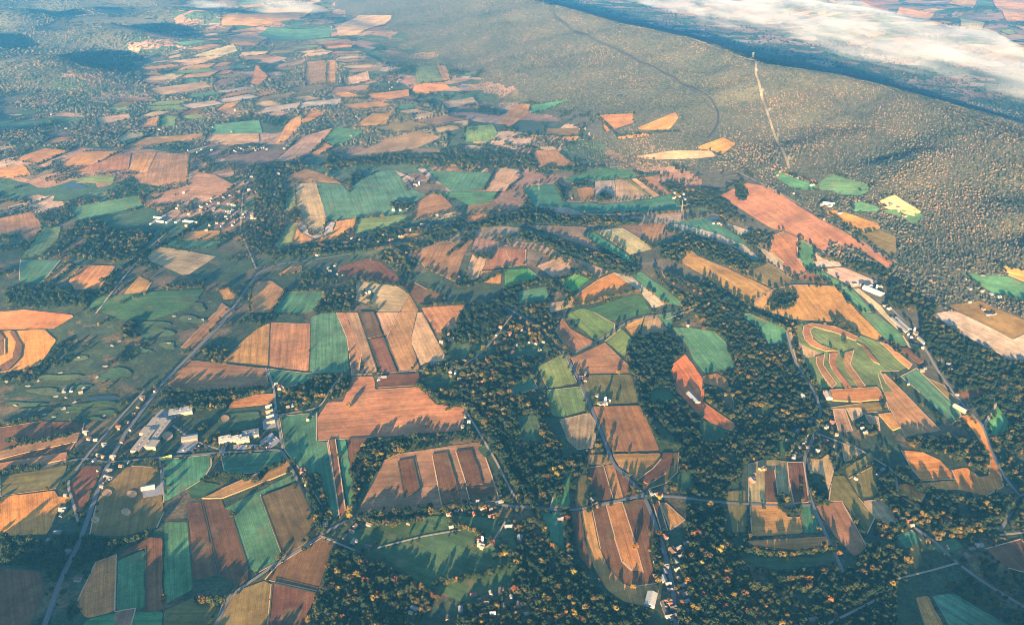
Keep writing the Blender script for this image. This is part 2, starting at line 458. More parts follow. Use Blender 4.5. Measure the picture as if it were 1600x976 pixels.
# ---------------------------------------------------------------- the survey: outlines read off the photograph, put on the ground by at()
FIELDS = """
K 0,744 60,735 105,726 102,737 88,763 0,775
A 0,776 86,766 90,775 109,776 110,785 96,786 82,820 72,835 0,838
D 108,757 130,728 162,728 124,813 112,790
K 165,738 205,728 248,730 252,770 256,800 245,824 190,838 140,836 150,790
g 292,760 315,752 345,757 330,770 310,780 298,778
B^ 315,779 345,765 410,737 450,721 458,735 346,779
G 350,794 458,740 464,750 407,773 443,873 400,896 390,886 362,797 352,796
E^ 408,776 466,755 500,832 443,871
D 292,788 314,783 341,898 302,906
D 316,783 345,778 352,795 360,797 388,885 388,905 372,915 343,898
G 257,815 293,815 302,920 257,945
D^ 184,872 200,858 235,840 254,842 255,952 228,955 228,855
G 184,875 226,858 226,950 181,954
O 150,878 182,866 179,955 135,966 118,945
D -90,886 0,886 65,893 68,930 40,990 -90,990
G 136,967 180,957 255,954 252,990 120,990
T 180,955 212,950 200,990 175,990
K 256,953 305,932 345,950 330,990 256,990
D 433,883 505,838 523,843 496,923 414,905
K 332,990 352,930 412,907 424,912 417,990
D^ 426,911 494,927 468,990 419,990
T 553,812 600,720 625,708 750,690 768,742 780,780 770,793 560,806
D^ 622,721 645,717 656,765 632,778
D^ 675,711 699,707 720,780 690,790
D^ 712,706 737,703 755,757 729,759
D^ 728,761 772,761 775,784 735,787
g 525,838 600,815 685,805 760,808 800,812 808,870 800,915 720,940 650,905 600,870
D^ 513,688 524,687 540,798 531,810
G 526,687 540,687 557,788 545,803 540,770
D^ 543,687 573,685 568,722 555,750 547,740
G 436,650 482,646 495,643 495,688 511,690 530,805 515,810 470,735 445,703
B 551,588 584,588 586,609 655,605 682,632 722,636 727,644 720,673 580,683 497,688 495,655 512,628 536,628
D^ 608,586 655,584 654,602 591,606 589,597
B 525,488 539,488 565,553 560,585 550,585 542,528
T 540,488 559,488 591,583 572,584 562,548
D^ 577,531 599,527 620,582 595,583
D^ 561,488 584,488 598,524 575,529
P 590,488 624,488 608,520 601,526 586,490
B 625,488 652,488 643,525 644,540 657,580 623,581 602,531
P 652,488 660,488 677,520 698,560 698,563 665,566 657,572 644,540 643,525
P 557,439 620,447 640,460 625,487 590,487 575,475 557,470
B 640,460 655,487 626,487
D 525,432 530,416 572,404 595,409 620,429 626,442 595,442 558,435
D 622,445 647,441 670,454 695,462 695,469 660,478 655,478 640,459
B 658,481 727,476 726,490 717,511 683,521 661,488
G 447,456 502,455 507,459 487,488 425,488
G 486,496 500,490 524,488 543,530 545,582 500,583 483,580 485,540
G 419,576 480,583 500,581 475,598 445,606 427,603
B 423,504 485,506 482,580 420,572
O 372,540 400,515 422,504 419,572 370,567 348,566
B 400,439 425,439 446,454 425,488 390,488 392,455
O 435,428 453,417 472,416 470,424 440,432
P 460,288 494,285 510,341 504,368 483,360 475,348 465,324
W 466,354 475,349 487,369 505,367 512,347 524,347 519,363 495,374 471,363
O 526,346 558,341 550,358 524,374 457,383 465,356 470,364 495,376 520,365
L 437,369 450,350 465,350 455,379 437,388 430,384
L 460,291 464,321 447,331 446,319
G 495,286 535,289 547,302 555,285 590,269 617,266 645,296 665,304 655,312 635,320 635,334 560,340 511,344
L 560,342 636,335 632,347 597,357 551,366
W 616,266 648,279 645,284 636,279 645,296 638,297 628,278
B 447,276 480,264 510,274 535,288 495,285 450,284
G 680,268 722,269 770,271 755,298 707,300 684,284 665,264
W 652,264 665,264 683,284 674,284 660,271
P 771,271 800,268 813,280 790,299 756,299
G 678,300 780,301 770,314 732,321 711,310
B 641,336 652,316 677,302 695,309 711,326 707,330 652,345 643,343
P 672,346 675,340 715,330 720,336
K 732,321 770,315 790,329 727,336
O 727,338 766,334 762,344 727,348
O 617,366 665,364 662,369 627,374
B 644,394 697,377 710,380 736,375 722,406 712,441 665,419
T 737,389 742,370 775,377 797,384 770,388 760,403 738,395
P 728,424 738,397 760,404 750,434 729,441
B 771,389 824,389 822,414 785,419 753,422 761,405 770,404
O 751,424 785,421 782,444 746,441
F 788,421 825,420 847,435 790,452
G 817,296 830,291 865,288 882,316 950,319 1047,305 1065,327 995,331 915,334 885,324 832,322
G 890,276 950,264 985,266 1000,276 917,283 878,284
W 930,283 960,282 962,315 930,315
O 901,295 927,292 930,315 909,316
K 883,295 900,295 908,315 885,314
P 961,281 975,281 1015,310 963,315
K^ 976,281 984,280 1019,309 1016,310
P 986,280 994,279 1031,306 1020,309
B 996,278 1020,276 1047,303 1033,306
P 800,376 837,380 952,424 930,437 840,391 800,386
P 930,361 972,356 1002,374 1020,389 985,398 980,394
G 910,364 929,363 980,398 997,416 970,404 940,386
B 1003,350 1042,349 1030,379 1020,388 1004,374
T 817,352 917,355 912,369 940,393 887,376 860,364
G 1042,350 1100,340 1131,355 1155,370 1187,404 1180,409 1145,384 1095,369 1050,359
W 1046,351 1065,351 1125,367 1162,382 1187,403 1178,402 1150,388 1115,374 1060,358
W 1135,349 1175,361 1156,368 1131,354
O 1080,391 1090,400 1160,430 1212,455 1190,486 1175,480 1100,431 1062,410
K 1161,429 1200,411 1240,438 1214,452
F 875,439 900,428 922,436 892,459
P 837,416 872,401 892,412 892,429 867,436
P 790,392 821,390 822,414 800,415
A 892,467 935,437 960,426 990,440 985,455 930,473 896,477
P 855,474 891,468 894,479 861,488
G 810,456 852,447 860,468 810,476
g 905,489 930,480 985,461 1001,461 1018,487 970,500 955,500
L 884,492 910,481 928,488 960,506 961,520 932,534
W 956,425 985,432 1000,444 1040,475 1020,482 1000,455
G 986,430 1002,424 1062,469 1067,479 1042,475 1004,446
O 1025,419 1032,420 1040,436 1100,459 1097,466 1035,439
M 1125,306 1165,286 1200,292 1237,315 1281,343 1350,380 1402,409 1385,419 1362,402 1345,390 1310,400 1275,388 1248,370 1225,360 1210,359 1185,345
B 1207,369 1225,362 1246,371 1246,405 1261,423 1232,431 1202,394
O 1285,330 1305,328 1372,349 1376,357 1355,363 1345,363
K 1283,343 1347,366 1375,360 1400,370 1400,404 1355,376
G 1250,374 1275,389 1271,409 1280,420 1262,422 1248,404
W 1276,389 1305,401 1316,416 1277,418 1272,406
W 1283,421 1317,418 1372,441 1355,446 1332,449 1310,436
G 1263,424 1281,422 1331,451 1365,488 1345,488 1305,449
W 1332,450 1341,451 1377,479 1395,500 1418,534 1436,540 1421,543 1408,520 1372,486
D 1245,435 1261,425 1281,430 1302,443 1267,441
W 1181,384 1205,395 1225,410 1237,431 1215,418 1200,405
O 1176,480 1202,453 1245,444 1305,446 1343,490 1376,520 1379,526 1371,532 1345,522 1320,504 1240,500 1190,484
G 1210,266 1245,278 1276,290 1275,298 1240,295 1215,280
O 1222,270 1275,282 1276,288 1240,278
G 1280,285 1300,272 1325,280 1365,292 1345,298 1280,297
G 1300,295 1360,297 1345,306 1310,304
G 1330,319 1345,315 1375,325 1370,331 1335,331
P 1370,316 1397,304 1415,316 1440,331 1430,339 1382,325
G 1377,329 1405,327 1445,336 1432,354 1412,341
O 1560,414 1620,428 1620,448 1575,430
G 1502,426 1540,430 1575,432 1620,450 1620,472 1560,465 1530,445
K 1480,477 1530,470 1620,510 1601,521 1582,530 1497,488
W 1455,492 1477,487 1496,488 1582,531 1601,522 1630,508 1630,560 1580,563 1500,520
L 1245,508 1265,503 1305,510 1340,528 1345,524 1372,534 1425,570 1405,580 1375,580 1385,600 1395,612 1375,612 1355,605 1280,606 1262,572 1245,540
B^ 1254,520 1256,510 1268,506 1305,511 1340,527 1337,533 1305,520 1272,511 1265,517 1270,530 1285,541 1309,550 1290,549 1268,541 1257,530
P 1232,510 1242,515 1250,538 1285,554 1245,563 1235,538
B^ 1275,558 1288,554 1286,571 1307,600 1300,607 1282,583 1275,568
B^ 1296,553 1310,551 1306,566 1308,576 1330,605 1321,607 1300,578 1295,566
B^ 1320,551 1334,548 1328,570 1352,604 1341,606 1320,576 1317,563
B^ 1338,536 1350,540 1375,570 1365,566 1345,540
O^ 1375,535 1385,538 1425,570 1420,577 1405,565
D^ 1405,545 1417,544 1442,566 1435,569
G 1350,488 1368,490 1407,520 1417,538 1412,542 1380,527 1344,489
O^ 1295,610 1370,606 1382,620 1375,625 1342,628 1300,626
B 1372,585 1382,584 1412,613 1470,673 1415,683 1390,638 1380,613
K 1290,638 1347,630 1385,628 1390,643 1350,645
P 1302,639 1320,639 1332,673 1310,673 1304,653
P 1322,637 1345,637 1350,648 1332,658
P 1350,647 1372,651 1375,673 1355,658
O^ 1372,648 1392,646 1407,668 1395,673
G 1407,588 1432,575 1497,638 1502,650 1487,663 1437,613
K 1447,590 1475,602 1499,630 1497,637
A 1408,703 1440,706 1470,720 1496,748 1440,751 1425,733
A 1402,757 1495,750 1487,734 1510,730 1530,745 1545,743 1548,715 1520,672 1500,650 1522,648 1540,672 1562,735 1568,760 1540,775 1500,765 1455,763 1447,768 1435,792 1405,775
G 1540,680 1540,665 1557,632 1577,660 1573,678
D 1495,608 1535,603 1540,618 1505,623
P 1260,715 1282,718 1300,703 1312,710 1305,733 1295,768 1287,743 1262,735
P 1315,693 1322,690 1350,705 1320,723
K^ 1320,733 1360,708 1365,720 1325,748
P 1170,725 1195,718 1255,722 1265,783 1235,788 1170,787
D^ 1195,733 1210,735 1217,786 1196,786
D^ 1230,723 1255,723 1264,785 1240,787 1232,748
O 1172,790 1225,790 1230,808 1250,808 1255,833 1175,838
G 1251,790 1270,790 1288,832 1256,833
O^ 1165,845 1290,838 1297,852 1240,860 1180,854
K 1133,768 1165,765 1167,830 1145,833
B 1272,790 1315,783 1355,855 1335,870 1305,838
K 1300,743 1320,743 1342,778 1367,808 1355,833 1316,783 1295,783
P 1347,783 1380,780 1400,808 1405,823 1370,813
K 1326,748 1365,728 1372,773 1343,778
g 1160,860 1300,860 1312,875 1230,892 1160,880
O 1430,933 1450,930 1482,990 1448,990
G 1455,930 1490,926 1600,990 1490,990
D 1540,857 1595,842 1660,910 1575,887
D^ 892,800 906,799 914,850 926,882 922,890 907,872
k 907,798 924,794 937,857 950,886 975,912 990,917 1026,912 1030,925 1007,947 975,940 947,920 928,887 916,850
D 925,793 946,788 960,840 972,878 987,892 1005,894 993,850 987,830 973,785 1010,778 1024,832 1030,850 1013,856 1022,895 1026,911 990,916 975,911 952,886 938,857
k 947,788 972,784 987,830 993,852 1004,893 988,891 973,877 961,840
D 918,731 943,727 958,779 936,783
k 944,727 960,725 975,778 960,780
D 961,727 985,745 1007,771 976,778
D^ 1018,781 1029,783 1043,830 1034,833
k 1031,785 1040,785 1070,812 1048,828
k 956,709 1032,708 1032,718 1020,730 997,747 966,727
D^ 1036,708 1051,708 1050,722 1040,738 1011,756 998,749 1021,732 1033,718
K 1053,708 1061,706 1058,738 1040,755 1013,764 1011,758 1041,739
B 917,710 950,710 956,725 920,727
k 925,635 1000,633 1010,650 1031,704 956,706 946,683
g 1009,648 1040,673 1060,693 1061,705 1033,705
K 912,600 920,586 986,585 999,629 923,633 908,600
B 893,560 945,536 984,573 985,582 904,584 899,575
L 841,573 882,553 902,599 856,607 849,593
L 853,610 907,604 921,639 876,652 862,648
P 874,656 921,645 932,663 930,699 901,702 886,688
G 795,604 830,585 840,606 805,618
B 880,497 890,513 930,535 893,555 868,517
O 974,508 1006,494 999,515 990,528
T 1008,493 1025,492 1039,510 1044,515 1001,525
G 1026,491 1052,489 1048,514 1041,510
L 945,533 970,513 991,533 978,546 977,558
G 1050,511 1080,512 1115,517 1135,535 1140,553 1150,573 1122,580 1100,583 1082,560 1075,543
G 1155,493 1170,490 1200,503 1188,513
G 1186,515 1200,501 1227,508 1229,536 1200,538
R 1047,572 1071,553 1098,592 1101,608 1098,628 1150,664 1143,673 1116,664 1086,642 1056,610
O 1098,588 1120,583 1136,593 1141,612 1122,604 1098,598
K 1123,615 1144,615 1147,648 1140,643
g 1017,608 1035,600 1060,623 1015,628
G 840,799 882,800 885,873 870,873 848,838
G 870,755 890,735 890,792 860,792
K 897,747 917,742 919,788 900,794
O -60,492 40,484 112,492 115,495 85,513 -60,514
O -60,518 70,515 88,532 60,572 0,583 -60,590
D^ 15,519 25,535 20,560 -10,578 -10,584 12,580 32,560 35,540 23,518
D^ 0,519 8,530 8,555 -40,566 -40,556 -2,545 -8,522
D -60,668 0,668 65,658 132,660 128,675 108,705 105,720 20,738 -60,744
B^ 0,706 20,700 125,677 121,690 60,703 0,718
B^ -10,726 105,707 104,718 30,735 -10,737
B 283,543 305,520 337,488 346,474 366,486 305,546
O 342,454 357,448 370,466 350,469
B 295,563 345,568 415,576 419,600 415,606 385,611 275,612 263,600
O 357,638 362,628 400,617 430,615 428,630 400,634
G 255,718 330,710 330,728 318,748 290,765 256,785
G 345,712 441,703 448,718 400,738 352,742
g 338,648 404,642 407,656 399,670 345,672
O 107,439 132,414 180,416 155,451 117,453
O 185,472 217,431 237,441 225,461 190,474
P 230,406 242,385 337,401 295,429 285,430
G 32,406 95,406 65,444 30,439
B 65,444 105,409 115,414 80,444
K 82,444 117,415 127,417 100,441
L 32,404 67,356 95,354 90,374 65,399
B -60,352 50,331 67,354 47,381 30,364 -60,382
B 97,394 125,369 137,374 100,396
G 110,324 215,306 225,321 125,344
g 150,340 235,325 250,335 230,358 180,358
B 120,269 135,249 205,240 200,266 160,266
O 201,266 212,240 245,238 230,271
B 231,271 246,238 297,242 292,290 250,292 220,287 205,273
L 107,281 160,274 182,275 177,288 125,284
T 293,290 305,268 335,273 367,290 345,308 250,302
O 212,200 235,184 250,182 246,198
L 252,182 276,182 274,197 248,198
G 335,195 405,188 410,208 330,210
P 320,222 325,210 405,209 405,222 360,228
O 190,232 225,215 318,209 318,218 270,222
P 183,218 200,206 225,212 190,222
G 505,220 528,198 570,206 525,229
P 433,250 470,215 520,200 504,221 485,240 440,254
O 486,240 504,222 523,230 500,242
O 553,198 580,178 612,178 605,195
T 530,250 600,220 655,205 690,215 650,232
O 470,190 485,172 510,178 475,195
O 390,130 400,100 420,120 405,135
B 475,120 480,97 510,95 510,132 480,133
O 511,95 524,95 524,131 511,132
P 540,122 575,112 578,125 540,135
L 650,105 680,103 692,128 648,130
B 681,103 697,103 704,125 693,128
O 643,144 650,132 692,129 705,138 660,148
P 260,97 350,88 310,102
P 295,90 355,72 365,69 372,80 330,93
O 345,28 420,14 490,16 470,30 400,42 345,40
P 525,45 560,25 612,25 610,32 560,55 530,57
G 400,55 420,43 520,43 515,60 430,65
O 935,180 990,178 990,192 945,207 940,190
O 996,200 1055,176 1060,185 1045,204 1000,203
A 965,215 1015,208 1015,213 970,218
G 830,165 890,155 885,160 830,178
O 782,190 800,165 828,163 825,178 795,200
K 850,200 905,200 903,211 850,210
O 830,213 905,213 900,220
P 985,245 1050,236 1110,236 1120,245 1020,250
O 1086,232 1130,215 1150,225 1130,242 1111,235
B 830,235 870,235 900,260 840,262
L 725,200 770,195 778,210 765,222 725,222
O 430,225 450,190 470,180 470,196 445,222
O 350,58 395,50 420,60 400,72 360,72
P 150,185 200,178 205,186 160,196
O 90,262 130,238 190,236 150,256
O 20,250 70,232 110,236 60,258
P 230,140 320,128 330,136 250,150
O 575,148 640,140 640,150 590,160
P 690,160 740,152 745,160 700,170
O 290,362 345,360 340,372 280,380
G 265,376 345,378 340,388 262,388
g 145,466 250,455 320,452 300,480 240,500 190,500 140,480
O 1405,12 1460,22 1450,32 1400,22
O 1480,5 1530,-5 1520,14
O 1540,-10 1640,-10 1640,32 1575,35
P 1500,30 1540,36 1535,48 1500,42
O 1330,-5 1400,-8 1410,8 1350,10
g 790,549 853,538 858,550 802,562
g 696,541 735,535 731,559 702,562
g 660,590 700,583 712,604 668,608
g 805,650 838,648 850,690 816,690
G 1450,851 1490,840 1506,855 1472,866
g 1088,652 1130,668 1142,685 1100,690
g 1055,742 1078,735 1086,760 1060,766
g 1212,691 1240,684 1250,705 1220,715
g 735,545 760,531 774,548 750,562
g 1175,640 1200,632 1208,645 1182,654
G 1400,838 1425,828 1440,845 1415,858
g 745,700 770,690 780,705 758,716
"""
WOODS = """
690,520 720,490 780,470 850,480 870,500 840,545 830,590 810,605 835,640 870,690 885,730 880,740 870,780 820,785 790,740 755,665 725,632 690,625 660,600 660,580 700,570
975,545 1000,520 1035,513 1060,535 1072,555 1050,573 1050,585 1020,590 1000,597 985,582
1000,590 1050,590 1080,640 1145,680 1150,650 1152,590 1140,540 1110,515 1080,490 1120,485 1190,515 1200,545 1235,545 1262,590 1280,630 1270,670 1250,715 1200,712 1165,725 1140,765 1130,790 1140,850 1160,885 1230,895 1300,885 1330,890 1360,850 1400,855 1425,870 1400,930 1400,1060 1060,1060 1045,976 1055,900 1070,840 1075,800 1060,760 1062,700 1040,670 1005,640
480,1060 498,940 525,862 560,868 600,885 650,910 690,930 640,990 640,1060
800,815 835,812 845,860 880,880 905,880 930,920 980,945 1010,955 1020,1060 690,1060 720,950 760,935 805,905
0,840 70,842 130,840 190,846 180,868 115,888 90,930 70,890 0,880
1410,690 1480,680 1530,690 1546,720 1540,745 1515,728 1480,715 1440,705
1450,775 1530,780 1590,775 1620,800 1560,830 1490,835 1440,815
1440,480 1500,522 1580,568 1620,570 1620,720 1545,690 1530,640 1490,600 1460,572 1440,540
1400,350 1440,340 1480,430 1500,440 1490,470 1450,490 1380,480 1395,440 1390,412
1035,385 1075,372 1130,385 1190,410 1180,420 1160,428 1090,395 1050,410 1030,402
810,360 850,370 900,385 1000,420 985,428 930,410 870,395 820,382
1020,422 1080,440 1130,462 1180,492 1170,502 1120,490 1060,470 1032,442
790,470 850,465 862,500 800,492
95,370 140,330 200,336 212,358 240,370 220,395 180,412 130,405 100,400
10,450 80,448 140,462 140,478 60,482 10,475
185,512 215,500 240,500 240,516 210,530 190,530
460,600 490,580 535,585 548,600 530,622 450,640 440,630
250,612 340,616 410,615 410,630 340,640 260,627
580,690 620,680 720,675 722,682 650,693 602,714 572,758 552,782 558,742 575,710
487,488 505,464 545,470 550,488 500,494
400,262 440,270 445,330 442,372 420,392 400,400 395,330
420,400 480,385 540,378 600,365 680,352 720,348 800,336 870,338 960,343 1000,345 1000,352 920,353 840,350 800,352 720,362 660,374 600,385 560,392 480,398 430,406
500,250 560,244 640,244 720,240 790,236 860,250 950,255 1040,250 1130,246 1235,262 1230,272 1130,260 1000,262 880,268 780,264 640,258 520,262
1000,222 1240,225 1240,262 1130,258 1050,258 990,246
1190,430 1250,455 1290,470 1230,490 1195,480
1000,300 1080,296 1120,300 1130,320 1070,330 1050,300
1560,540 1620,540 1620,640 1590,640
1200,545 1260,600 1280,640 1260,712 1180,720 1160,640
1050,976 1110,860 1200,890 1400,900 1400,1060 1050,1060
1210,762 1228,762 1230,788 1212,790
1215,660 1275,660 1260,715 1215,715
1380,740 1402,740 1400,790 1420,800 1440,830 1410,850 1370,830
1425,690 1490,690 1500,715 1440,703
570,290 590,282 590,296 575,302
545,274 566,270 566,292 548,298
615,308 640,308 645,322 618,326
448,330 480,325 485,345 450,350
"""
GROVES = """
1212,456 1240,452 1250,466 1240,482 1205,486 1198,476
1282,405 1300,378 1345,390 1372,410 1390,430 1370,432 1320,415
1097,604 1122,605 1130,632 1147,650 1140,655 1105,630
1213,790 1216,768 1228,770 1248,800 1250,806 1230,806
305,935 345,936 346,944 306,944
1262,768 1272,752 1290,770 1294,790 1270,790
610,315 640,312 645,326 615,330
1338,662 1370,660 1372,680 1345,690
563,455 572,452 583,460 580,470 566,470
845,700 872,690 884,728 876,780 812,782 806,765
930,308 945,296 962,310 950,316 932,316
893,285 915,282 917,292 895,294
1150,290 1160,280 1170,300 1165,315 1150,312
1130,606 1140,604 1142,612 1130,613
735,395 760,392 770,400 768,406 745,404
945,612 952,612 952,622 946,622
908,580 916,580 918,594 908,594
"""
# lines of trees: width in metres, then the line
HEDGES = """
11 580,808 640,801 700,799 760,791
11 680,912 740,904 810,884
8 725,449 745,446 788,424
10 1160,862 1230,868 1302,858
10 820,338 900,339 990,337 1062,332
9 555,373 600,362 640,346
8 420,735 450,722
8 0,665 60,655
8 70,690 105,680
9 0,742 60,733
10 1280,400 1320,412
8 840,435 900,470
8 1290,700 1310,735
12 725,634 765,668 800,740 815,785
10 430,395 500,392 560,384
10 160,440 230,395 330,340
10 640,380 700,360 730,366
14 700,400 735,372 740,366
12 726,490 780,470 800,455 850,440 880,440
8 790,452 848,436 896,462 880,482
8 896,480 985,457 1000,458
8 872,400 900,408 925,434
9 830,590 700,640
9 1022,600 1000,585 985,580
10 882,316 870,288
8 660,480 728,475
8 722,490 715,515 700,520
10 305,936 346,943
8 318,752 350,742 400,752 420,735
8 240,830 190,852 140,870
8 558,745 552,785
8 548,744 570,700
8 705,820 740,830 800,868
8 770,868 812,868
8 1300,500 1340,523
8 1440,790 1400,770
12 570,380 620,392 640,420 640,425
8 240,640 330,640
9 500,400 640,382
9 820,505 860,525 890,555
10 560,250 500,262 440,262
8 940,190 965,214 1060,206
7 640,208 705,196 740,205
8 1180,492 1240,520 1248,560 1275,606
8 895,890 860,850 838,800 828,770
8 885,800 888,870 900,905
8 1025,838 1030,905
10 1095,860 1120,910 1140,960
8 1400,740 1440,770 1455,768
9 1500,835 1560,808 1600,780
9 495,740 505,780 512,815
9 565,812 600,822 660,815
9 480,742 490,790 502,825
6 255,612 330,612 410,606
6 320,640 260,632
6 0,690 60,690 110,680
7 20,700 60,690
8 655,605 690,630 722,634
8 1000,630 1030,690 1062,700
8 1500,610 1540,606
8 1280,660 1230,710
"""
ROADS = """
9 60,1000 95,905 125,845 165,733 195,678 232,628 258,594 295,558 345,508 385,452 405,425 440,412 560,394 640,374
6 118,735 150,695 200,638 225,611
6 0,741 50,731 135,715 165,723 250,715 345,707 441,702 447,715 475,770 501,833
5 415,575 428,605 432,645 437,675 442,701
5 433,649 480,641 500,638 515,610 530,590 545,586 620,582 660,579
7 502,835 545,811 600,803 690,795 755,785 800,791 880,797 907,796 960,783 1010,774 1062,777
7 1062,777 1130,785 1235,790 1268,789
6 502,836 430,882 360,930 325,1000
8 790,480 850,515 885,556 903,590 925,640 945,690 958,725 1000,765 1013,790 1035,850 1050,910 1060,1000
6 886,557 935,532 965,513 985,500 1052,488
5 720,575 760,545 800,493
5 722,633 742,665 775,720 800,770 815,790
7 1228,512 1240,560 1270,610 1283,640 1278,665 1268,690 1255,720 1260,760 1270,790 1290,835 1305,866 1318,895
5 1275,677 1310,690 1350,705 1370,720 1398,735 1402,765
6 1150,268 1237,313 1300,346 1360,386 1402,412
6 1390,480 1430,520 1452,556 1467,583 1490,615 1515,645 1537,665 1545,690 1562,735 1580,760 1594,775
4 1467,583 1478,570 1470,560
5 1537,665 1555,632 1558,628
7 1418,818 1460,845 1495,880 1540,912 1620,960
6 1562,830 1594,776 1600,770
5 1562,836 1620,830
4 1170,482 1200,454 1240,444 1300,447 1330,452
5 108,750 105,760 112,778 119,802 122,815
5 150,490 185,445 235,385 260,365
4 502,838 530,850 555,860
4 590,856 660,838 720,828
4 1495,880 1460,890 1400,905
5 1290,976 1340,952 1372,935
4 250,715 252,745 256,775
5 350,705 300,688 270,665
5 640,375 700,350
5 1040,500 1070,488 1120,470
4 745,836 752,860 762,858 790,815
5 400,262 380,300 375,360 400,420
"""
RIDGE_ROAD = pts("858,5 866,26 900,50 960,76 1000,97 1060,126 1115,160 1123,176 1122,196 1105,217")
POWER_LINE = pts("1174,84 1180,115 1190,150 1200,180 1215,222 1233,264")
# (words for the place, group, kind, spots)
CLUSTERS = [
    ("the shaded roadside row", "houses in the shaded roadside row", 'house', "540,841 552,848 555,823 550,831 577,820 592,818 604,816 617,818 639,817 576,855"),
    ("the sunlit roadside row", "houses in the sunlit roadside row", 'house', "697,795 702,804 724,796 739,794 741,804 754,794 767,797 767,807 705,824 747,785 780,785 713,799"),
    ("the drive loop in the big meadow", "buildings of the meadow farm", 'house', "750,845 752,853"),
    ("the meadow's far corner by the lane", "houses at the meadow corner", 'house', "795,823 791,846 812,842"),
    ("the lane beside the dark corn rectangle", "cottages along the lane", 'house', "475,746 472,737 492,743 486,772 490,784 500,794 501,806 505,822 480,757"),
    ("the shaded gardens under the meadow", "cottages in the shaded gardens", 'house', "740,929 749,937 760,943 782,925 787,947 799,934 700,966 720,953 767,928 810,945 822,960 770,960"),
    ("the edge of the big dark wood", "houses at the wood edge", 'cottage', "642,958 648,951"),
    ("the hamlet lane, field side", "houses on the field side of the hamlet lane", 'house', "1027,880 1030,890 1040,884 1039,893 1032,872 1025,900 1037,905 1044,913 1047,922 1037,946 1040,955 1045,964 1053,962 1052,950 1043,941 1034,862"),
    ("the hamlet lane, wood side", "houses on the wood side of the hamlet lane", 'house', "1039,840 1060,857 1055,877 1058,890 1061,905 1067,915 1065,926 1063,869 1072,850 1073,940 1075,955 1070,930 1050,862"),
    ("the wooded estate west of the brown wedge", "houses of the wooded estate", 'house', "820,520 837,517 827,534 838,537 807,540 815,517 849,535 824,512 796,522 788,531 782,512 776,523 800,552 842,548"),
    ("the lane at the wood's field edge", "houses at the wood's field edge", 'house', "690,535 700,523 706,530 675,569 712,583 725,600 705,580 718,594 727,652 733,660 722,667 745,560 738,585 752,598 760,575"),
    ("the farmyard in the brown wedge", "buildings of the wedge farm", 'house', "908,590 914,585 915,594"),
    ("the farmyard in the striped khaki field", "buildings of the khaki-field farm", 'house', "933,619 937,631 944,632 950,626 941,624"),
    ("the red-orange field's edge", "buildings by the red-orange field", 'house', "1074,617 1130,617"),
    ("the crossroads in the wood", "houses of the crossroads estate", 'house', "1243,692 1252,686 1260,681 1266,661 1271,655 1250,700 1257,693 1246,675 1277,705 1307,680 1300,697 1290,690 1236,705 1240,715 1262,700 1230,690 1290,668 1300,660"),
    ("the poultry barns' yard", "farmyard houses by the poultry barns", 'house', "1425,526 1430,522 1419,523 1441,545"),
    ("the white barn on the hill", "houses by the white barn", 'house', "1383,478 1389,483 1375,448 1346,446 1336,445"),
    ("the straight valley road under the ridge", "houses on the straight valley road", 'house', "1283,321 1292,318 1296,323 1288,344 1219,269 1248,278 1215,275 1312,334 1268,290 1240,303"),
    ("the clearing in the ridge forest", "houses in the forest clearing", 'house', "1384,324 1392,322 1413,338 1404,326"),
    ("the farms at the forest's lower corner", "houses at the forest's lower corner", 'house', "1515,451 1535,456 1549,460 1515,473 1536,484 1535,431 1561,465 1545,492 1553,490 1508,437"),
    ("the road past the teal hollow", "houses past the teal hollow", 'house', "1445,576 1482,569 1488,576 1455,551 1419,601 1495,617 1440,580 1467,562 1506,690 1520,705"),
    ("the highway beside the school", "houses along the highway", 'house', "150,688 140,686 135,676 164,695 155,712 210,648 199,660 186,668 217,635 172,735 178,715 192,690 205,672 224,622 243,612"),
    ("the golf course clubhouse lawn", "buildings of the golf club", 'house', "101,611 112,610 127,614"),
    ("the village junction by the ball fields", "houses at the village junction", 'house', "167,745 173,748 165,754 160,761 182,724 190,730 200,722 155,735 162,715 148,720"),
    ("the dark copse beside the highway bend", "houses in the dark copse", 'house', "90,832 99,797 103,775 96,806 107,861 122,906 75,845"),
    ("the lane corner by the green field", "houses at the lane corner", 'house', "432,602 437,607 487,649 481,656 458,634 470,632 450,636"),
    ("the walled plot in the brown field", "buildings in the walled plot", 'house', "593,593 600,590"),
    ("the brook road in the middle valley", "houses on the brook road", 'house', "550,374 562,375 540,381 575,374 517,384 530,387 495,399 600,368 625,370 610,376 640,360 660,352 590,380 505,392"),
    ("the farmstead by the rolling green fields", "buildings of the rolling farm", 'house', "652,291 649,289 615,330 626,330 637,327"),
    ("the pair of farms on the brown hill", "buildings of the brown hill farms", 'house', "516,424 524,416 537,430 527,430 513,420 572,459 578,457"),
    ("the farm under the small brown field", "buildings under the small brown field", 'house', "635,397 641,400 662,352 670,352 683,337"),
    ("the farmyard beside the plain strips", "buildings beside the plain strips", 'house', "882,310 893,310 1062,308 1070,312 1055,303 1068,305 1052,310 1075,320"),
    ("the teal field's upper corner", "buildings by the teal field", 'house', "1115,350 1122,350 1127,352 863,445 866,448 1075,510"),
    ("the corner wood's lane", "houses in the corner wood", 'house', "1480,857 1510,870 1530,852 1518,858 1420,815 1425,822 1588,783 1270,968 1305,960"),
    ("the strip fields above the lane", "houses over the strip fields", 'house', "1190,733 1178,742 1175,752 1337,749 1347,670 1352,676 1379,735 1373,742 1574,800 929,790 925,783 878,805 876,812 1018,771 1028,773"),
]
VILLAGE = [(x, y) for x, y in [(R.gauss(345, 34), R.gauss(332, 17)) for _ in range(52)] if not (225 < x < 272 and 330 < y < 362)]
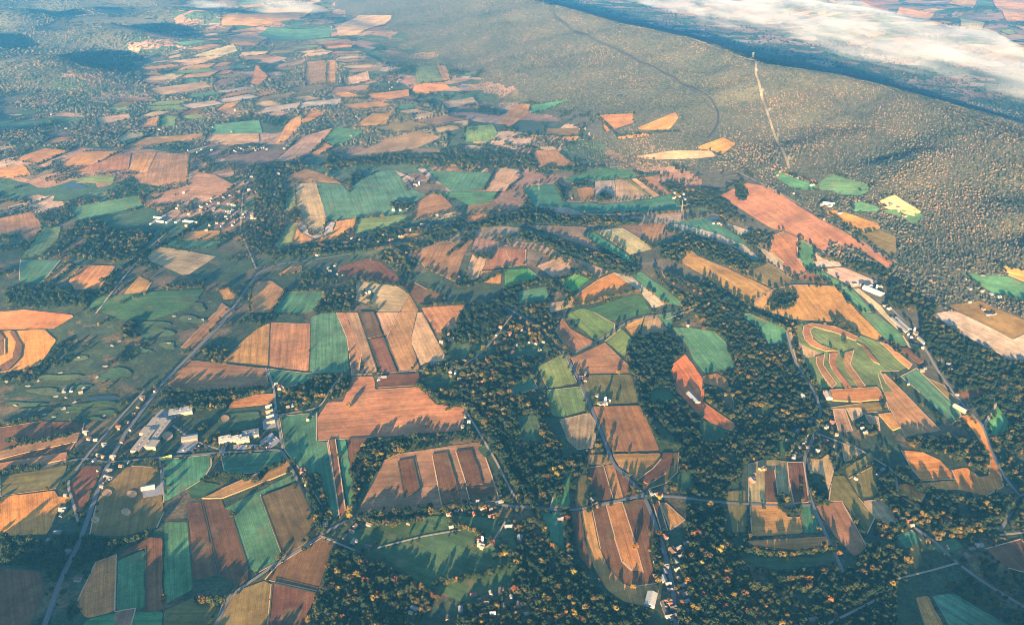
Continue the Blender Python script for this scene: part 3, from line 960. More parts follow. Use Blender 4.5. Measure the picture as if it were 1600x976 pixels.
FARVILL = [(R.gauss(cx, sx), R.gauss(cy, sy)) for cx, cy, sx, sy, n in [(335, 236, 30, 3, 10), (400, 232, 22, 4, 8), (300, 74, 10, 3, 4), (390, 90, 22, 16, 8), (340, 195, 25, 8, 6), (610, 128, 14, 8, 5), (235, 205, 15, 6, 4), (505, 200, 35, 18, 6), (1340, 25, 40, 8, 4), (1490, 18, 50, 10, 8), (430, 285, 16, 20, 6), (130, 180, 40, 25, 5)] for _ in range(n)]
HOUSE_SPOTS = [(k, x, y) for _, _, k, s in CLUSTERS for x, y in pts(s)] + [('house', x, y) for x, y in VILLAGE + FARVILL]
HOUSE_SPOTS += [('barn', x, y) for x, y in [(238, 672), (232, 688), (228, 700), (250, 664), (258, 676), (252, 690), (285, 643), (297, 686), (355, 690), (372, 690), (392, 683), (435, 640), (436, 650), (437, 660), (232, 763), (260, 716), (1405, 508), (1412, 507), (1440, 533), (1363, 455), (1352, 452), (1293, 619), (1255, 620), (1500, 640), (1082, 624), (1017, 938), (245, 345), (254, 345), (263, 347), (250, 352), (300, 347)]]
# ---------------------------------------------------------------- the ground: one sheet to the horizon
def build_ground():
    az = np.radians(np.concatenate([np.linspace(-180, -50, 40, endpoint=False), np.linspace(-50, 50, 330), np.linspace(50, 180, 41)[1:-1]]))
    rad = np.concatenate([[60, 250, 480], np.geomspace(650, 13500, 300), [16000, 19500]])
    A, Q = np.meshgrid(az, rad)
    X, Y = Q * np.sin(A), Q * np.cos(A)
    Z = ground(X, Y)
    n, k = A.shape
    verts = np.stack([X.ravel(), Y.ravel(), Z.ravel()], 1)
    i = np.arange(n * k).reshape(n, k)
    nxt = np.roll(i, -1, 1)
    f = np.stack([i[:-1], i[1:], nxt[1:], nxt[:-1]], -1).reshape(-1, 4)[:, ::-1]
    faces = f.tolist()
    verts = verts.tolist() + [(0, 0, float(ground(0, 0)))]
    c = len(verts) - 1
    faces += [(int(i[0][j]), int(nxt[0][j]), c)[::-1] for j in range(k)]
    o = mesh_obj('ground', verts, faces, M['ground'])
    for p in o.data.polygons:
        p.use_smooth = True
    if o.data.polygons[1000].normal.z < 0:
        o.data.flip_normals()
    # leaf litter under the ridge forest
    o.data.materials.append(M['floor'])
    cx = np.zeros(len(o.data.polygons) * 3)
    o.data.polygons.foreach_get('center', cx)
    cx = cx.reshape(-1, 3)
    dd = ridge_d(cx[:, 0], cx[:, 1])
    crest_wood = (dd > -1080 + 200 * (vnoise(cx[:, 0], cx[:, 1], 260, 8) - 0.5)) & (dd < 1500)
    west_wood = (cx[:, 0] + 0.1 * (cx[:, 1] - 4000) < -2700) & (cx[:, 1] > 4200) & (cx[:, 1] < 14000)
    o.data.polygons.foreach_set('material_index', (crest_wood | west_wood).astype(np.int32))
    structure(o)
build_ground()

def inside(poly, X, Y):
    c = np.zeros(np.shape(X), bool)
    n = len(poly)
    for a in range(n):
        x1, y1 = poly[a]
        x2, y2 = poly[(a + 1) % n]
        if y1 == y2:
            continue
        m = ((y1 > Y) != (y2 > Y)) & (X < (x2 - x1) * (Y - y1) / (y2 - y1) + x1)
        c ^= m
    return c

def densify(P, step, closed=True, jit=0.0):
    out = []
    n = len(P)
    for a in range(n if closed else n - 1):
        p, q = P[a], P[(a + 1) % n]
        L = math.hypot(q[0] - p[0], q[1] - p[1])
        k = max(1, int(L / step))
        for s in range(k):
            f = s / k
            w = jit * math.sin(math.pi * f) * R.uniform(-1, 1)
            nx, ny = (-(q[1] - p[1]) / max(L, 1e-6), (q[0] - p[0]) / max(L, 1e-6))
            out.append((p[0] + (q[0] - p[0]) * f + nx * w, p[1] + (q[1] - p[1]) * f + ny * w))
    if not closed:
        out.append(P[-1])
    return out

def rounded(P, corner=0.22):
    """Cuts the corners of an outline a little, as ploughs do."""
    out = []
    n = len(P)
    for a in range(n):
        p0, p1, p2 = np.array(P[a - 1]), np.array(P[a]), np.array(P[(a + 1) % n])
        d0, d2 = p0 - p1, p2 - p1
        l0, l2 = np.linalg.norm(d0), np.linalg.norm(d2)
        r = min(corner * min(l0, l2), 9.0)
        q0, q2 = p1 + d0 / max(l0, 1e-6) * r, p1 + d2 / max(l2, 1e-6) * r
        out += [tuple(q0), tuple((q0 + q2 + 2 * p1) / 4), tuple(q2)]
    return out

def sheet(name, P, height, mat, color, skirt=0.0, bulge=0.0):
    """A sheet laid on the ground inside outline P (metres), HEIGHT above it; SKIRT > 0 gives it side walls."""
    cx, cy = np.mean([p[0] for p in P]), np.mean([p[1] for p in P])
    dist = math.hypot(cx, cy)
    step = max(9.0, dist * 0.011)
    B = densify(P, step, True, min(1.8, step * 0.12))
    xs, ys = [p[0] for p in P], [p[1] for p in P]
    gx = np.arange(min(xs) + step / 2, max(xs), step)
    gy = np.arange(min(ys) + step / 2, max(ys), step)
    pin = []
    if len(gx) and len(gy):
        X, Y = np.meshgrid(gx, gy)
        X, Y = X.ravel(), Y.ravel()
        k = inside(P, X, Y)
        BA = np.array(B)
        for x, y in zip(X[k], Y[k]):
            if np.min((BA[:, 0] - x) ** 2 + (BA[:, 1] - y) ** 2) > (step * 0.35) ** 2:
                pin.append((x, y))
    allp = [Vector(p) for p in B] + [Vector(p) for p in pin]
    nb = len(B)
    edges = [(k, (k + 1) % nb) for k in range(nb)]
    V, E_, F, _, _, _ = geometry.delaunay_2d_cdt(allp, edges, [list(range(nb))], 1, 1e-4)
    VX, VY = np.array([v.x for v in V]), np.array([v.y for v in V])
    Z = ground(VX, VY) + lift(VX, VY) + height
    verts = [(a, b, c) for a, b, c in zip(VX, VY, Z)]
    faces = [tuple(f) for f in F]
    if skirt:
        cnt = {}
        for f in faces:
            for a in range(len(f)):
                e = (f[a], f[(a + 1) % len(f)])
                cnt[e] = 1
        rim = [e for e in cnt if (e[1], e[0]) not in cnt]
        low = {}
        for e in rim:
            for v in e:
                if v not in low:
                    low[v] = len(verts)
                    verts.append(verts[v])
                    verts.append((verts[v][0], verts[v][1], verts[v][2] - skirt))
        faces += [(low[e[1]], low[e[0]], low[e[0]] + 1, low[e[1]] + 1) for e in rim]
    o = mesh_obj(name, verts, faces, mat, None, color)
    # rows run along the longest side
    best, ang = 0, 0
    for a in range(len(P)):
        dx, dy = P[(a + 1) % len(P)][0] - P[a][0], P[(a + 1) % len(P)][1] - P[a][1]
        if dx * dx + dy * dy > best:
            best, ang = dx * dx + dy * dy, math.atan2(dy, dx)
    ca, sa = math.cos(ang), math.sin(ang)
    uvl = o.data.uv_layers.new(name='rows')
    co = np.array(verts)
    vi = np.zeros(len(o.data.loops), np.int32)
    o.data.loops.foreach_get('vertex_index', vi)
    U = np.stack([co[vi, 0] * ca + co[vi, 1] * sa, -co[vi, 0] * sa + co[vi, 1] * ca], 1)
    uvl.data.foreach_set('uv', U.ravel().astype(np.float32))
    for p in o.data.polygons[:len(F)]:
        p.use_smooth = True
    return o

CROP = {
    'B': ((0.320, 0.155, 0.058), 'stubble_field'), 'O': ((0.410, 0.190, 0.050), 'stubble_field'), 'P': ((0.410, 0.265, 0.125), 'stubble_field'),
    'D': ((0.135, 0.060, 0.026), 'ploughed_field'), 'G': ((0.072, 0.165, 0.078), 'green_field'), 'L': ((0.165, 0.205, 0.062), 'hay_field'),
    'K': ((0.170, 0.122, 0.038), 'rough_field'), 'T': ((0.250, 0.140, 0.075), 'ploughed_field'), 'W': ((0.40, 0.300, 0.21), 'stubble_field'),  # some pale W strips only paint window-reflection arcs across the fields
    'F': ((0.085, 0.235, 0.055), 'green_field'), 'A': ((0.48, 0.180, 0.034), 'stubble_field'), 'M': ((0.300, 0.145, 0.060), 'ploughed_field'),
    'E': ((0.135, 0.080, 0.036), 'ploughed_field'), 'R': ((0.52, 0.165, 0.045), 'ploughed_field'), 'g': ((0.052, 0.095, 0.038), 'meadow'), 'k': ((0.330, 0.155, 0.045), 'stubble_field'),
}
FIELD_PX = []
rank = 0
for ln in FIELDS.strip().split('\n'):
    code, rest = ln.split(' ', 1)
    P = pts(rest)
    FIELD_PX.append((code, P))
    W = [at(*p) for p in P]
    col, nm = CROP[code[0]]
    f = R.uniform(0.86, 1.14)
    col = tuple(min(0.8, c * f * R.uniform(0.89, 1.12)) for c in col)
    rank += 1
    if code.endswith('^'):
        o = sheet('corn_field', rounded(W, 0.08), 1.9, M['field'], col, skirt=3.4)
    else:
        o = sheet(nm, rounded(W), 0.02 * (rank % 7) + 0.10 * (rank // 60), M['field'], col)
    structure(o)


# ---------------------------------------------------------------- roads, tracks and field margins
ROAD_PX = []
def ribbon(name, W, width, color, z, mat, closed=False):
    dist = min(math.hypot(*w) for w in W)
    Q = densify(W, max(8.0, dist * 0.009), False)
    A = np.array(Q)
    for _ in range(3):                                  # ease the bends
        A[1:-1] = (A[:-2] + 2 * A[1:-1] + A[2:]) / 4
    T = np.gradient(A, axis=0)
    T /= np.maximum(np.linalg.norm(T, axis=1)[:, None], 1e-6)
    Nn = np.stack([-T[:, 1], T[:, 0]], 1)
    rows = []
    for s in (-0.5, -0.17, 0.17, 0.5):
        e = A + Nn * (width * s)
        rows.append(np.concatenate([e, (ground(e[:, 0], e[:, 1]) + lift(e[:, 0], e[:, 1]) + z + (0.06 if abs(s) < 0.3 else 0))[:, None]], 1))
    n = len(A)
    verts = np.concatenate(rows).tolist()
    faces = []
    for k in range(3):
        faces += [(k * n + a, k * n + a + 1, (k + 1) * n + a + 1, (k + 1) * n + a) for a in range(n - 1)]
    o = mesh_obj(name, verts, faces, mat, None, color)
    if o.data.polygons[0].normal.z < 0:
        o.data.flip_normals()
    return o

for q, ln in enumerate(ROADS.strip().split('\n')):
    wd, rest = ln.split(' ', 1)
    P = pts(rest)
    wd = float(wd)
    ROAD_PX.append((wd, P))
    W = [at(*p) for p in P]
    far = math.hypot(*W[len(W) // 2])
    col = (0.12, 0.12, 0.125) if wd >= 8 else (0.15, 0.14, 0.13) if wd >= 5.5 else (0.27, 0.21, 0.155)
    structure(ribbon('road' if wd > 4.5 else 'track', W, wd, col, 0.55 + 0.02 * q, M['road']))

structure(ribbon('track', [at(*p) for p in RIDGE_ROAD], 9, (0.020, 0.024, 0.030), 0.6, M['road']))  # near-black colour paints in the tree shade lying along the forest cut
structure(ribbon('cleared_swath', [at(*p) for p in POWER_LINE], 10, (0.20, 0.17, 0.11), 0.5, M['field']))
for code, P in FIELD_PX:
    cy = sum(p[1] for p in P) / len(P)
    if cy < 370 or code[0] in 'g' or max(p[1] for p in P) > 990:
        continue
    V, F = [], []
    n = len(P)
    pale = R.random() < 0.6
    for a in range(n):
        if R.random() > 0.55:
            continue
        A, B = at(*P[a]), at(*P[(a + 1) % n])
        L = math.hypot(B[0] - A[0], B[1] - A[1])
        if L < 25:
            continue
        k = max(2, int(L / 12))
        nx, ny = -(B[1] - A[1]) / L, (B[0] - A[0]) / L
        b = len(V)
        for i in range(k + 1):
            f = i / k
            w = 0.9 + 0.5 * R.random()
            for s in (-1, 1):
                x, y = A[0] + (B[0] - A[0]) * f + nx * w * s, A[1] + (B[1] - A[1]) * f + ny * w * s
                V.append((x, y, float(ground(x, y)) + float(lift(x, y)) + (2.25 if code.endswith('^') else 0.36)))
        F += [(b + 2 * i, b + 2 * i + 2, b + 2 * i + 3, b + 2 * i + 1) for i in range(k)]
    if F:
        o = mesh_obj('field_margin', V, F, M['road'], None, (0.46, 0.29, 0.16) if pale else (0.055, 0.055, 0.03))
        if o.data.polygons[0].normal.z < 0:
            o.data.flip_normals()
        structure(o)

def disc(cx, cy, rx, ry, n=18, wob=0.15):
    """An uneven oval outline round a pixel, on the ground."""
    ph = R.uniform(0, 6.28)
    out = []
    for a in range(n):
        t = 2 * math.pi * a / n
        k = 1 + wob * math.sin(2 * t + ph) + wob * 0.6 * math.sin(3 * t + 2 * ph)
        out.append(at(cx + rx * k * math.cos(t), cy + ry * k * math.sin(t)))
    return out
PATCH_PX = []
def patch(name, cx, cy, rx, ry, col, z=1.1, mat='field', wob=0.15):
    PATCH_PX.append((cx, cy, max(rx, ry * 1.5)))
    o = sheet(name, disc(cx, cy, rx, ry, 18, wob), z, M[mat], col)
    return structure(o)

# ball fields by the school, the golf course, ponds, car parks
for cx, cy, r in [(167, 770, 8), (206, 772, 8), (197, 800, 8), (149, 812, 7), (170, 736, 5), (262, 681, 9), (352, 654, 7)]:
    patch('infield', cx, cy, r, r * 0.75, (0.40, 0.23, 0.12), wob=0.05)
for cx, cy, rx, ry in [(300, 500, 20, 6), (262, 540, 14, 5), (248, 522, 26, 6), (120, 560, 14, 5), (95, 590, 28, 6), (70, 612, 30, 5), (150, 632, 30, 5), (110, 640, 26, 4), (60, 640, 26, 4), (240, 510, 30, 7), (170, 645, 16, 4), (125, 605, 18, 4), (310, 480, 12, 6), (225, 548, 9, 4), (180, 585, 26, 9), (40, 632, 26, 4), (290, 470, 22, 5), (150, 655, 14, 3)]:
    patch('fairway', cx, cy, rx, ry, R.choice([(0.050, 0.092, 0.046), (0.060, 0.095, 0.040), (0.075, 0.10, 0.046)]), z=0.7 + 0.015 * (cx % 17), wob=0.28)
for cx, cy in [(228, 533), (221, 544), (264, 537), (297, 499), (317, 500), (18, 592), (10, 597), (24, 634), (88, 620), (103, 622), (117, 629), (101, 638), (152, 590), (84, 652), (163, 650), (60, 596), (95, 583), (165, 573), (123, 559), (187, 534), (90, 545), (100, 640), (175, 541), (70, 648), (106, 645), (272, 495), (30, 655), (12, 663), (44, 604), (131, 607)]:
    patch('bunker', cx, cy, R.uniform(2, 3.6), R.uniform(0.9, 1.7), None, z=1.35 + 0.01 * (cx % 9), mat='sand', wob=0.3)
for cx, cy, rx, ry in [(160, 622, 24, 5), (975, 339, 8, 4), (1115, 341, 9, 3), (725, 136, 6, 2), (115, 291, 20, 4), (972, 150, 8, 2)]:
    o = patch('pond', cx, cy, rx, ry, None, z=0.25, mat='water')
for P in ["238,655 262,630 290,632 284,645 262,662 240,662", "275,708 290,688 312,690 300,706", "406,690 425,676 440,690 424,700 408,700", "410,660 432,632 432,668 412,672",
          "222,762 250,758 250,738 256,738 256,772 224,778", "365,695 404,695 404,702 365,702", "340,712 350,690 358,690 350,712"]:
    PATCH_PX += [(x, y, 4) for x, y in pts(P)]
    structure(sheet('car_park', [at(*p) for p in pts(P)], 0.9, M['road'], (0.24, 0.235, 0.235)))
# ---------------------------------------------------------------- buildings
def box_faces(V, F, x0, x1, y0, y1, z0, z1, top=True):
    b = len(V)
    V += [(x0, y0, z0), (x1, y0, z0), (x1, y1, z0), (x0, y1, z0), (x0, y0, z1), (x1, y0, z1), (x1, y1, z1), (x0, y1, z1)]
    F += [(b, b + 1, b + 5, b + 4), (b + 1, b + 2, b + 6, b + 5), (b + 2, b + 3, b + 7, b + 6), (b + 3, b, b + 4, b + 7)]
    if top:
        F.append((b + 4, b + 5, b + 6, b + 7))

def wall_mesh(l, w, h, rise):
    """Four walls with gable ends; l along x."""
    a, c = l / 2, w / 2
    V = [(-a, -c, -1.5), (a, -c, -1.5), (a, c, -1.5), (-a, c, -1.5), (-a, -c, h), (a, -c, h), (a, c, h), (-a, c, h), (-a, 0, h + rise), (a, 0, h + rise)]
    F = [(0, 1, 5, 4), (2, 3, 7, 6), (1, 2, 6, 9, 5), (3, 0, 4, 8, 7)]
    return V, F

def roof_mesh(l, w, h, rise, over=0.5, t=0.25):
    a, c = l / 2 + over, w / 2 + over
    dz = rise / (w / 2) * over
    e = h - dz + 0.05
    r = h + rise + 0.05
    V = [(-a, -c, e), (a, -c, e), (a, c, e), (-a, c, e), (-a, 0, r), (a, 0, r)]
    V += [(x, y, z + t) for x, y, z in V]
    F = [(1, 0, 4, 5), (3, 2, 5, 4), (6, 7, 11, 10), (8, 9, 10, 11), (0, 1, 7, 6), (2, 3, 9, 8), (1, 5, 11, 7), (5, 2, 8, 11), (0, 6, 10, 4), (4, 10, 9, 3)]
    return V, F

def house_proto(l, w, h, rise, ell=False, chim=True):
    def make(name='house'):
        t = empty(name, (0, 0, 0))
        V, F = wall_mesh(l, w, h, rise)
        if ell:
            V2, F2 = wall_mesh(w * 0.9, l * 0.62, h, rise * 0.8)
            V2 = [(x * 0.8 + l * 0.22, y * 0.8 - w * 0.7, z * 0.97) for x, y, z in V2]
            V2 = [((x - l * 0.22), y, z) for x, y, z in V2]
            V2 = [(x + l * 0.22, y, z) for x, y, z in V2]
            F += [tuple(i + len(V) for i in f) for f in F2]
            V += V2
        kid(mesh_obj('wall', V, F, M['wall'], t))
        V, F = roof_mesh(l, w, h, rise)
        if ell:
            V2, F2 = roof_mesh(w * 0.9, l * 0.62, h, rise * 0.8)
            V2 = [(x * 0.8 + l * 0.22, y * 0.8 - w * 0.7, z * 0.97) for x, y, z in V2]
            F += [tuple(i + len(V) for i in f) for f in F2]
            V += V2
        rf = kid(mesh_obj('roof', V, F, M['roof'], t))
        if chim:
            V, F = [], []
            box_faces(V, F, l * 0.28 - 0.45, l * 0.28 + 0.45, -0.35, 0.35, h + rise * 0.6, h + rise + 1.1)
            kid(mesh_obj('chimney', V, F, M['paintwork'], rf, (0.30, 0.14, 0.10)))
        V, F = [], []
        box_faces(V, F, -0.55, 0.55, -w / 2 - 0.05, -w / 2 + 0.04, -0.05, 2.1)
        kid(mesh_obj('door', V, F, M['paintwork'], t, (0.16, 0.09, 0.06)))
        return t
    return make

WALLS = [('white', (0.32, 0.31, 0.295)), ('cream', (0.22, 0.185, 0.135)), ('grey', (0.18, 0.18, 0.18)), ('brick', (0.19, 0.088, 0.062)), ('tan', (0.24, 0.18, 0.12))]
ROOFS = [('grey', (0.10, 0.10, 0.105)), ('pale grey', (0.15, 0.15, 0.155)), ('brown', (0.10, 0.06, 0.042)), ('rust-red', (0.18, 0.066, 0.038)), ('silvery', (0.22, 0.225, 0.23)), ('dark', (0.05, 0.05, 0.055))]
MAKERS = [house_proto(13, 9, 4.2, 2.6), house_proto(16, 9.5, 4.8, 3.0, True), house_proto(11, 8, 5.6, 2.8), house_proto(18, 10, 3.6, 2.2)]
PROTOS = [None] * len(MAKERS)
def put_house(x, y, rz, wall, roof, label, group, which=None, scale=1.0):
    i = which if which is not None else R.randrange(len(MAKERS))
    if PROTOS[i] is None:
        PROTOS[i] = o = MAKERS[i]()
    else:
        o = copy_tree(PROTOS[i])
    o.location = (x, y, float(ground(x, y)) + float(lift(x, y)) + 0.2)
    o.rotation_euler = (0, 0, rz)
    o.scale = (scale,) * 3
    for c in KIDS[o.name]:
        if c.name.startswith('wall'):
            c.color = (*wall[1], 1)
        if c.name.startswith('roof'):
            c.color = (*roof[1], 1)
    return tag(o, label, 'house', group)
ORD = ['first', 'second', 'third', 'fourth', 'fifth', 'sixth', 'seventh', 'eighth', 'ninth', 'tenth', 'eleventh', 'twelfth', 'thirteenth', 'fourteenth', 'fifteenth', 'sixteenth', 'seventeenth', 'eighteenth']
for place, group, kind, spots in CLUSTERS:
    S_ = pts(spots)
    if not S_:
        continue
    xs, ys = [p[0] for p in S_], [p[1] for p in S_]
    wide = (max(xs) - min(xs)) > (max(ys) - min(ys))
    S_ = sorted(S_, key=lambda p: p[0] if wide else -p[1])
    base = R.uniform(-0.5, 0.5)
    for n, (hx, hy) in enumerate(S_):
        x, y = at(hx, hy)
        wall = R.choices(WALLS, [2, 3, 2.5, 2.5, 3])[0]
        roof = R.choices(ROOFS, [3, 3, 2.5, 1.2, 1.5, 1.5])[0]
        if (hx, hy) == (642.0, 958.0):
            wall = ('yellow', (0.70, 0.55, 0.08))
        lb = f"{wall[0]} house, {roof[0]} roof, {ORD[n % 18]} of {place}"
        put_house(x, y, base + R.choice([0, math.pi / 2]) + R.uniform(-0.15, 0.15), wall, roof, lb, group, None, R.uniform(0.62, 0.9) * (1.2 if hy < 420 else 1.0))

# the houses of the far villages: past three hundred, so one body of them
V, F, FM = [], [], []
FARM = []
for k, (nm, c) in enumerate(WALLS + ROOFS):
    FARM.append(mat_plain('far ' + nm + (' wall' if k < len(WALLS) else ' roof'), tuple(0.75 * v for v in c), 0.8, 0.12))
for hx, hy in VILLAGE + FARVILL:
    x, y = at(hx, hy)
    z = float(ground(x, y)) + float(lift(x, y)) + 0.2
    a = R.uniform(0, 3.14)
    l, w, h, rise = R.uniform(8, 12.5), R.uniform(6, 8), R.uniform(3, 4.5), R.uniform(2, 3)
    for part, mi in ((wall_mesh(l, w, h, rise), R.randrange(3)), (roof_mesh(l, w, h, rise), len(WALLS) + R.choice([0, 1, 1, 2, 4]))):
        b = len(V)
        V += [(x + p * math.cos(a) - q * math.sin(a), y + p * math.sin(a) + q * math.cos(a), z + r_) for p, q, r_ in part[0]]
        F += [tuple(i + b for i in f) for f in part[1]]
        FM += [mi] * len(part[1])
tag(mesh_obj('distant_houses', V, F, None, None, None, FARM, FM), 'tiny scattered houses of the hazy far villages', 'houses', None, 'stuff')

def hall(name, px_, py_, l, w, h, rise, rz, wall, roof, label, cat, group=None, flat_roof=False):
    """A long building: walls, roof, and what its long sides show."""
    x, y = at(px_, py_)
    t = empty(name, (x, y, float(ground(x, y)) + float(lift(x, y)) + 0.25), rz)
    V, F = wall_mesh(l, w, h, 0.02 if flat_roof else rise)
    mesh_obj('wall', V, F, M['wall'], t, wall)
    if flat_roof:
        V, F = [], []
        box_faces(V, F, -l / 2 - 0.3, l / 2 + 0.3, -w / 2 - 0.3, w / 2 + 0.3, h + 0.03, h + 0.6)
        rf = mesh_obj('roof', V, F, M['roof'], t, roof)
        V, F = [], []
        for k in range(max(2, int(l / 14))):
            q = -l / 2 + l * (k + 0.5) / max(2, int(l / 14))
            box_faces(V, F, q - 1.2, q + 1.2, -1.0, 1.0, h + 0.6, h + 1.9)
        for k in range(len(F) // 5):
            mesh_obj('roof_vent', V[k * 8:k * 8 + 8], [tuple(i - k * 8 for i in f) for f in F[k * 5:k * 5 + 5]], M['steel'], rf)
    else:
        V, F = roof_mesh(l, w, h, rise, 0.6)
        rf = mesh_obj('roof', V, F, M['roof'], t, roof)
    V, F = [], []
    box_faces(V, F, -1.6, 1.6, -w / 2 - 0.06, -w / 2 + 0.04, -0.05, min(3.2, h * 0.8))
    mesh_obj('door', V, F, M['paintwork'], t, (0.25, 0.20, 0.16))
    tag(t, label, cat, group)
    return t
def ang(p, q):
    a, b = at(*p), at(*q)
    return math.atan2(b[1] - a[1], b[0] - a[0])
def span(p, q):
    a, b = at(*p), at(*q)
    return math.hypot(b[1] - a[1], b[0] - a[0])
WHITE, CREAM, TAN, BRICK = (0.30, 0.29, 0.275), (0.21, 0.17, 0.12), (0.24, 0.18, 0.12), (0.22, 0.11, 0.075)
SIL, LGREY, DGREY, RUST = (0.25, 0.25, 0.25), (0.30, 0.29, 0.28), (0.16, 0.16, 0.17), (0.36, 0.14, 0.07)
g = 'wings of the school by the highway'
sa = ang((215, 698), (250, 655))
for nm, x, y, l, w, lb in [('school_wing', 225, 692, 78, 20, 'long pale school wing along the highway, flat roof with vents'), ('school_wing', 236, 676, 26, 40, 'square middle block of the pale school'), ('school_wing', 232, 697, 24, 46, 'front block of the pale school, next to its lawn'),
                           ('school_wing', 246, 663, 34, 34, 'rear block of the pale school towards the big car park'), ('school_wing', 251, 677, 84, 15, 'narrow school wing facing the ball field')]:
    hall(nm, x, y, l, w, 6.5 + R.random() * 2, 0, sa, CREAM, (0.27, 0.225, 0.175), lb, 'school', g, True)
hall('gymnasium', 283, 645, 52, 24, 7, 0, ang((266, 648), (300, 643)), TAN, LGREY, 'tan hall with flat roof behind the big school car park', 'school', g, True)
hall('workshop', 297, 686, 34, 20, 6, 2.5, ang((290, 687), (305, 685)), BRICK, DGREY, 'red-brick workshop beside the small car park of the school', 'workshop')
g = 'blocks of the second school'
ea = ang((345, 690), (405, 680))
for x, y, l, w, lb in [(352, 689, 26, 22, 'small tan block of the second school beside its red yard'), (366, 688, 34, 16, 'tan front block of the second school over the car park'), (380, 690, 28, 14, 'low cream block of the second school next to the car park'), (392, 680, 36, 24, 'grey-roofed block of the second school, topmost by the green field')]:
    hall('school_wing', x, y, l, w, 6 + R.random() * 2, 0, ea, CREAM if l != 36 else TAN, (0.54, 0.45, 0.34) if l != 36 else DGREY, lb, 'school', g, True)
g = 'sheds in a row by the lane'
for n, y in enumerate([636, 644, 652, 661]):
    hall('shed', 420 + n, y, 15 + n, 9, 4, 2, ea + 0.2, TAN if n % 2 else WHITE, (0.28, 0.19, 0.13) if n % 2 else SIL, f"{'tan' if n % 2 else 'white'} shed, {ORD[n]} from the top in the row beside the lane", 'shed', g)
hall('bus_shed', 260, 716, 22, 6, 4, 1.2, ang((252, 717), (268, 713)), (0.72, 0.55, 0.06), (0.74, 0.60, 0.10), 'long yellow shed right beside the village road', 'shed')
hall('pavilion', 232, 763, 26, 12, 4.5, 2, ang((224, 764), (242, 761)), WHITE, SIL, 'white pavilion at the edge of the ball fields', 'pavilion')
pa = ang((1393, 497), (1417, 520))
g = 'long white poultry barns'
hall('poultry_barn', 1405, 508.5, span((1393, 497), (1417, 520)), 10, 3.4, 1.8, pa, WHITE, (0.19, 0.185, 0.175), 'long white poultry barn of the pair, on the field side', 'barn', g)
hall('poultry_barn', 1411, 506.5, span((1400, 497), (1421, 517)), 10, 3.4, 1.8, pa, WHITE, (0.19, 0.185, 0.175), 'long white poultry barn of the pair, on the forest side', 'barn', g)
hall('poultry_barn', 1440, 532.5, span((1434, 528), (1446, 537)), 10, 3.4, 1.8, pa, WHITE, (0.19, 0.18, 0.17), 'short white poultry barn beyond the farmhouse', 'barn', g)
ha = ang((1353, 451), (1376, 459))
hall('barn', 1364, 456, 62, 18, 6, 4, ha, WHITE, (0.32, 0.31, 0.30), 'big white-roofed barn on the hill beside the pink strip', 'barn', 'white barns on the hill')
hall('barn', 1356, 451, 30, 14, 6, 4, ha + math.pi / 2, WHITE, (0.30, 0.295, 0.29), 'smaller white barn set across the big one', 'barn', 'white barns on the hill')
hall('barn', 1293, 619, 30, 15, 5, 3, ang((1290, 613), (1295, 624)), (0.7, 0.42, 0.25), (0.34, 0.27, 0.20), 'pale-roofed barn by the lane under the S-shaped strips', 'barn')
hall('barn', 1254, 620, 28, 14, 5, 3, ang((1250, 617), (1259, 623)), WHITE, SIL, 'silvery barn among the trees west of the pale barn', 'barn')
hall('barn', 1500, 640, 32, 12, 5, 3, ang((1495, 637), (1506, 643)), TAN, SIL, 'low tan barn at the head of the long curved brown field', 'barn')
hall('barn', 1083, 624, 46, 14, 6, 3.5, ang((1077, 618), (1090, 632)), (0.2, 0.12, 0.09), (0.18, 0.20, 0.24), 'long dark-roofed barn beside the red-orange field', 'barn')
hall('barn', 1017, 938, 30, 17, 5, 3, ang((1015, 944), (1018, 932)), WHITE, (0.40, 0.38, 0.32), 'white shed at the edge of the hamlet under the tan ring', 'shed')
hall('barn', 1294, 320, 40, 14, 6, 3.5, ang((1286, 322), (1300, 320)), WHITE, (0.28, 0.28, 0.28), 'white barn on the straight valley road', 'barn')
g = 'long pale sheds of the valley works'
wa = ang((236, 352), (262, 338))
for n, (x, y, l) in enumerate([(240, 349, 34), (250, 347, 38), (264, 347, 30), (255, 340, 26), (246, 341, 30), (296, 347, 40), (278, 347, 26)]):
    hall('works_shed', x, y, l, 9, 4.5, 1.6, wa + (math.pi / 2 if n in (1, 4, 5) else 0), WHITE, (0.26, 0.26, 0.27), f"pale shed of the valley works, {ORD[n]} in its yard", 'shed', g)

def silo(px_, py_, label):
    x, y = at(px_, py_)
    t = empty('silo', (x, y, float(ground(x, y)) + 0.3))
    V, F, n = [], [], 16
    for k in range(n):
        a = 6.28318 * k / n
        V += [(2.6 * math.cos(a), 2.6 * math.sin(a), -1), (2.6 * math.cos(a), 2.6 * math.sin(a), 13)]
    F = [(2 * k, 2 * ((k + 1) % n), 2 * ((k + 1) % n) + 1, 2 * k + 1) for k in range(n)]
    mesh_obj('shaft', V, F, M['paintwork'], t, (0.6, 0.6, 0.6))
    V, F = [], []
    for r in range(4):
        e = math.pi / 2 * r / 4
        for k in range(n):
            a = 6.28318 * k / n
            V.append((2.7 * math.cos(e) * math.cos(a), 2.7 * math.cos(e) * math.sin(a), 13.02 + 2.4 * math.sin(e)))
    V.append((0, 0, 15.5))
    F = [(r * n + k, r * n + (k + 1) % n, (r + 1) * n + (k + 1) % n, (r + 1) * n + k) for r in range(3) for k in range(n)]
    F += [(3 * n + k, 3 * n + (k + 1) % n, 4 * n) for k in range(n)]
    mesh_obj('dome', V, F, M['roof'], t, (0.7, 0.7, 0.72))
    return tag(t, label, 'silo', 'farm silos')
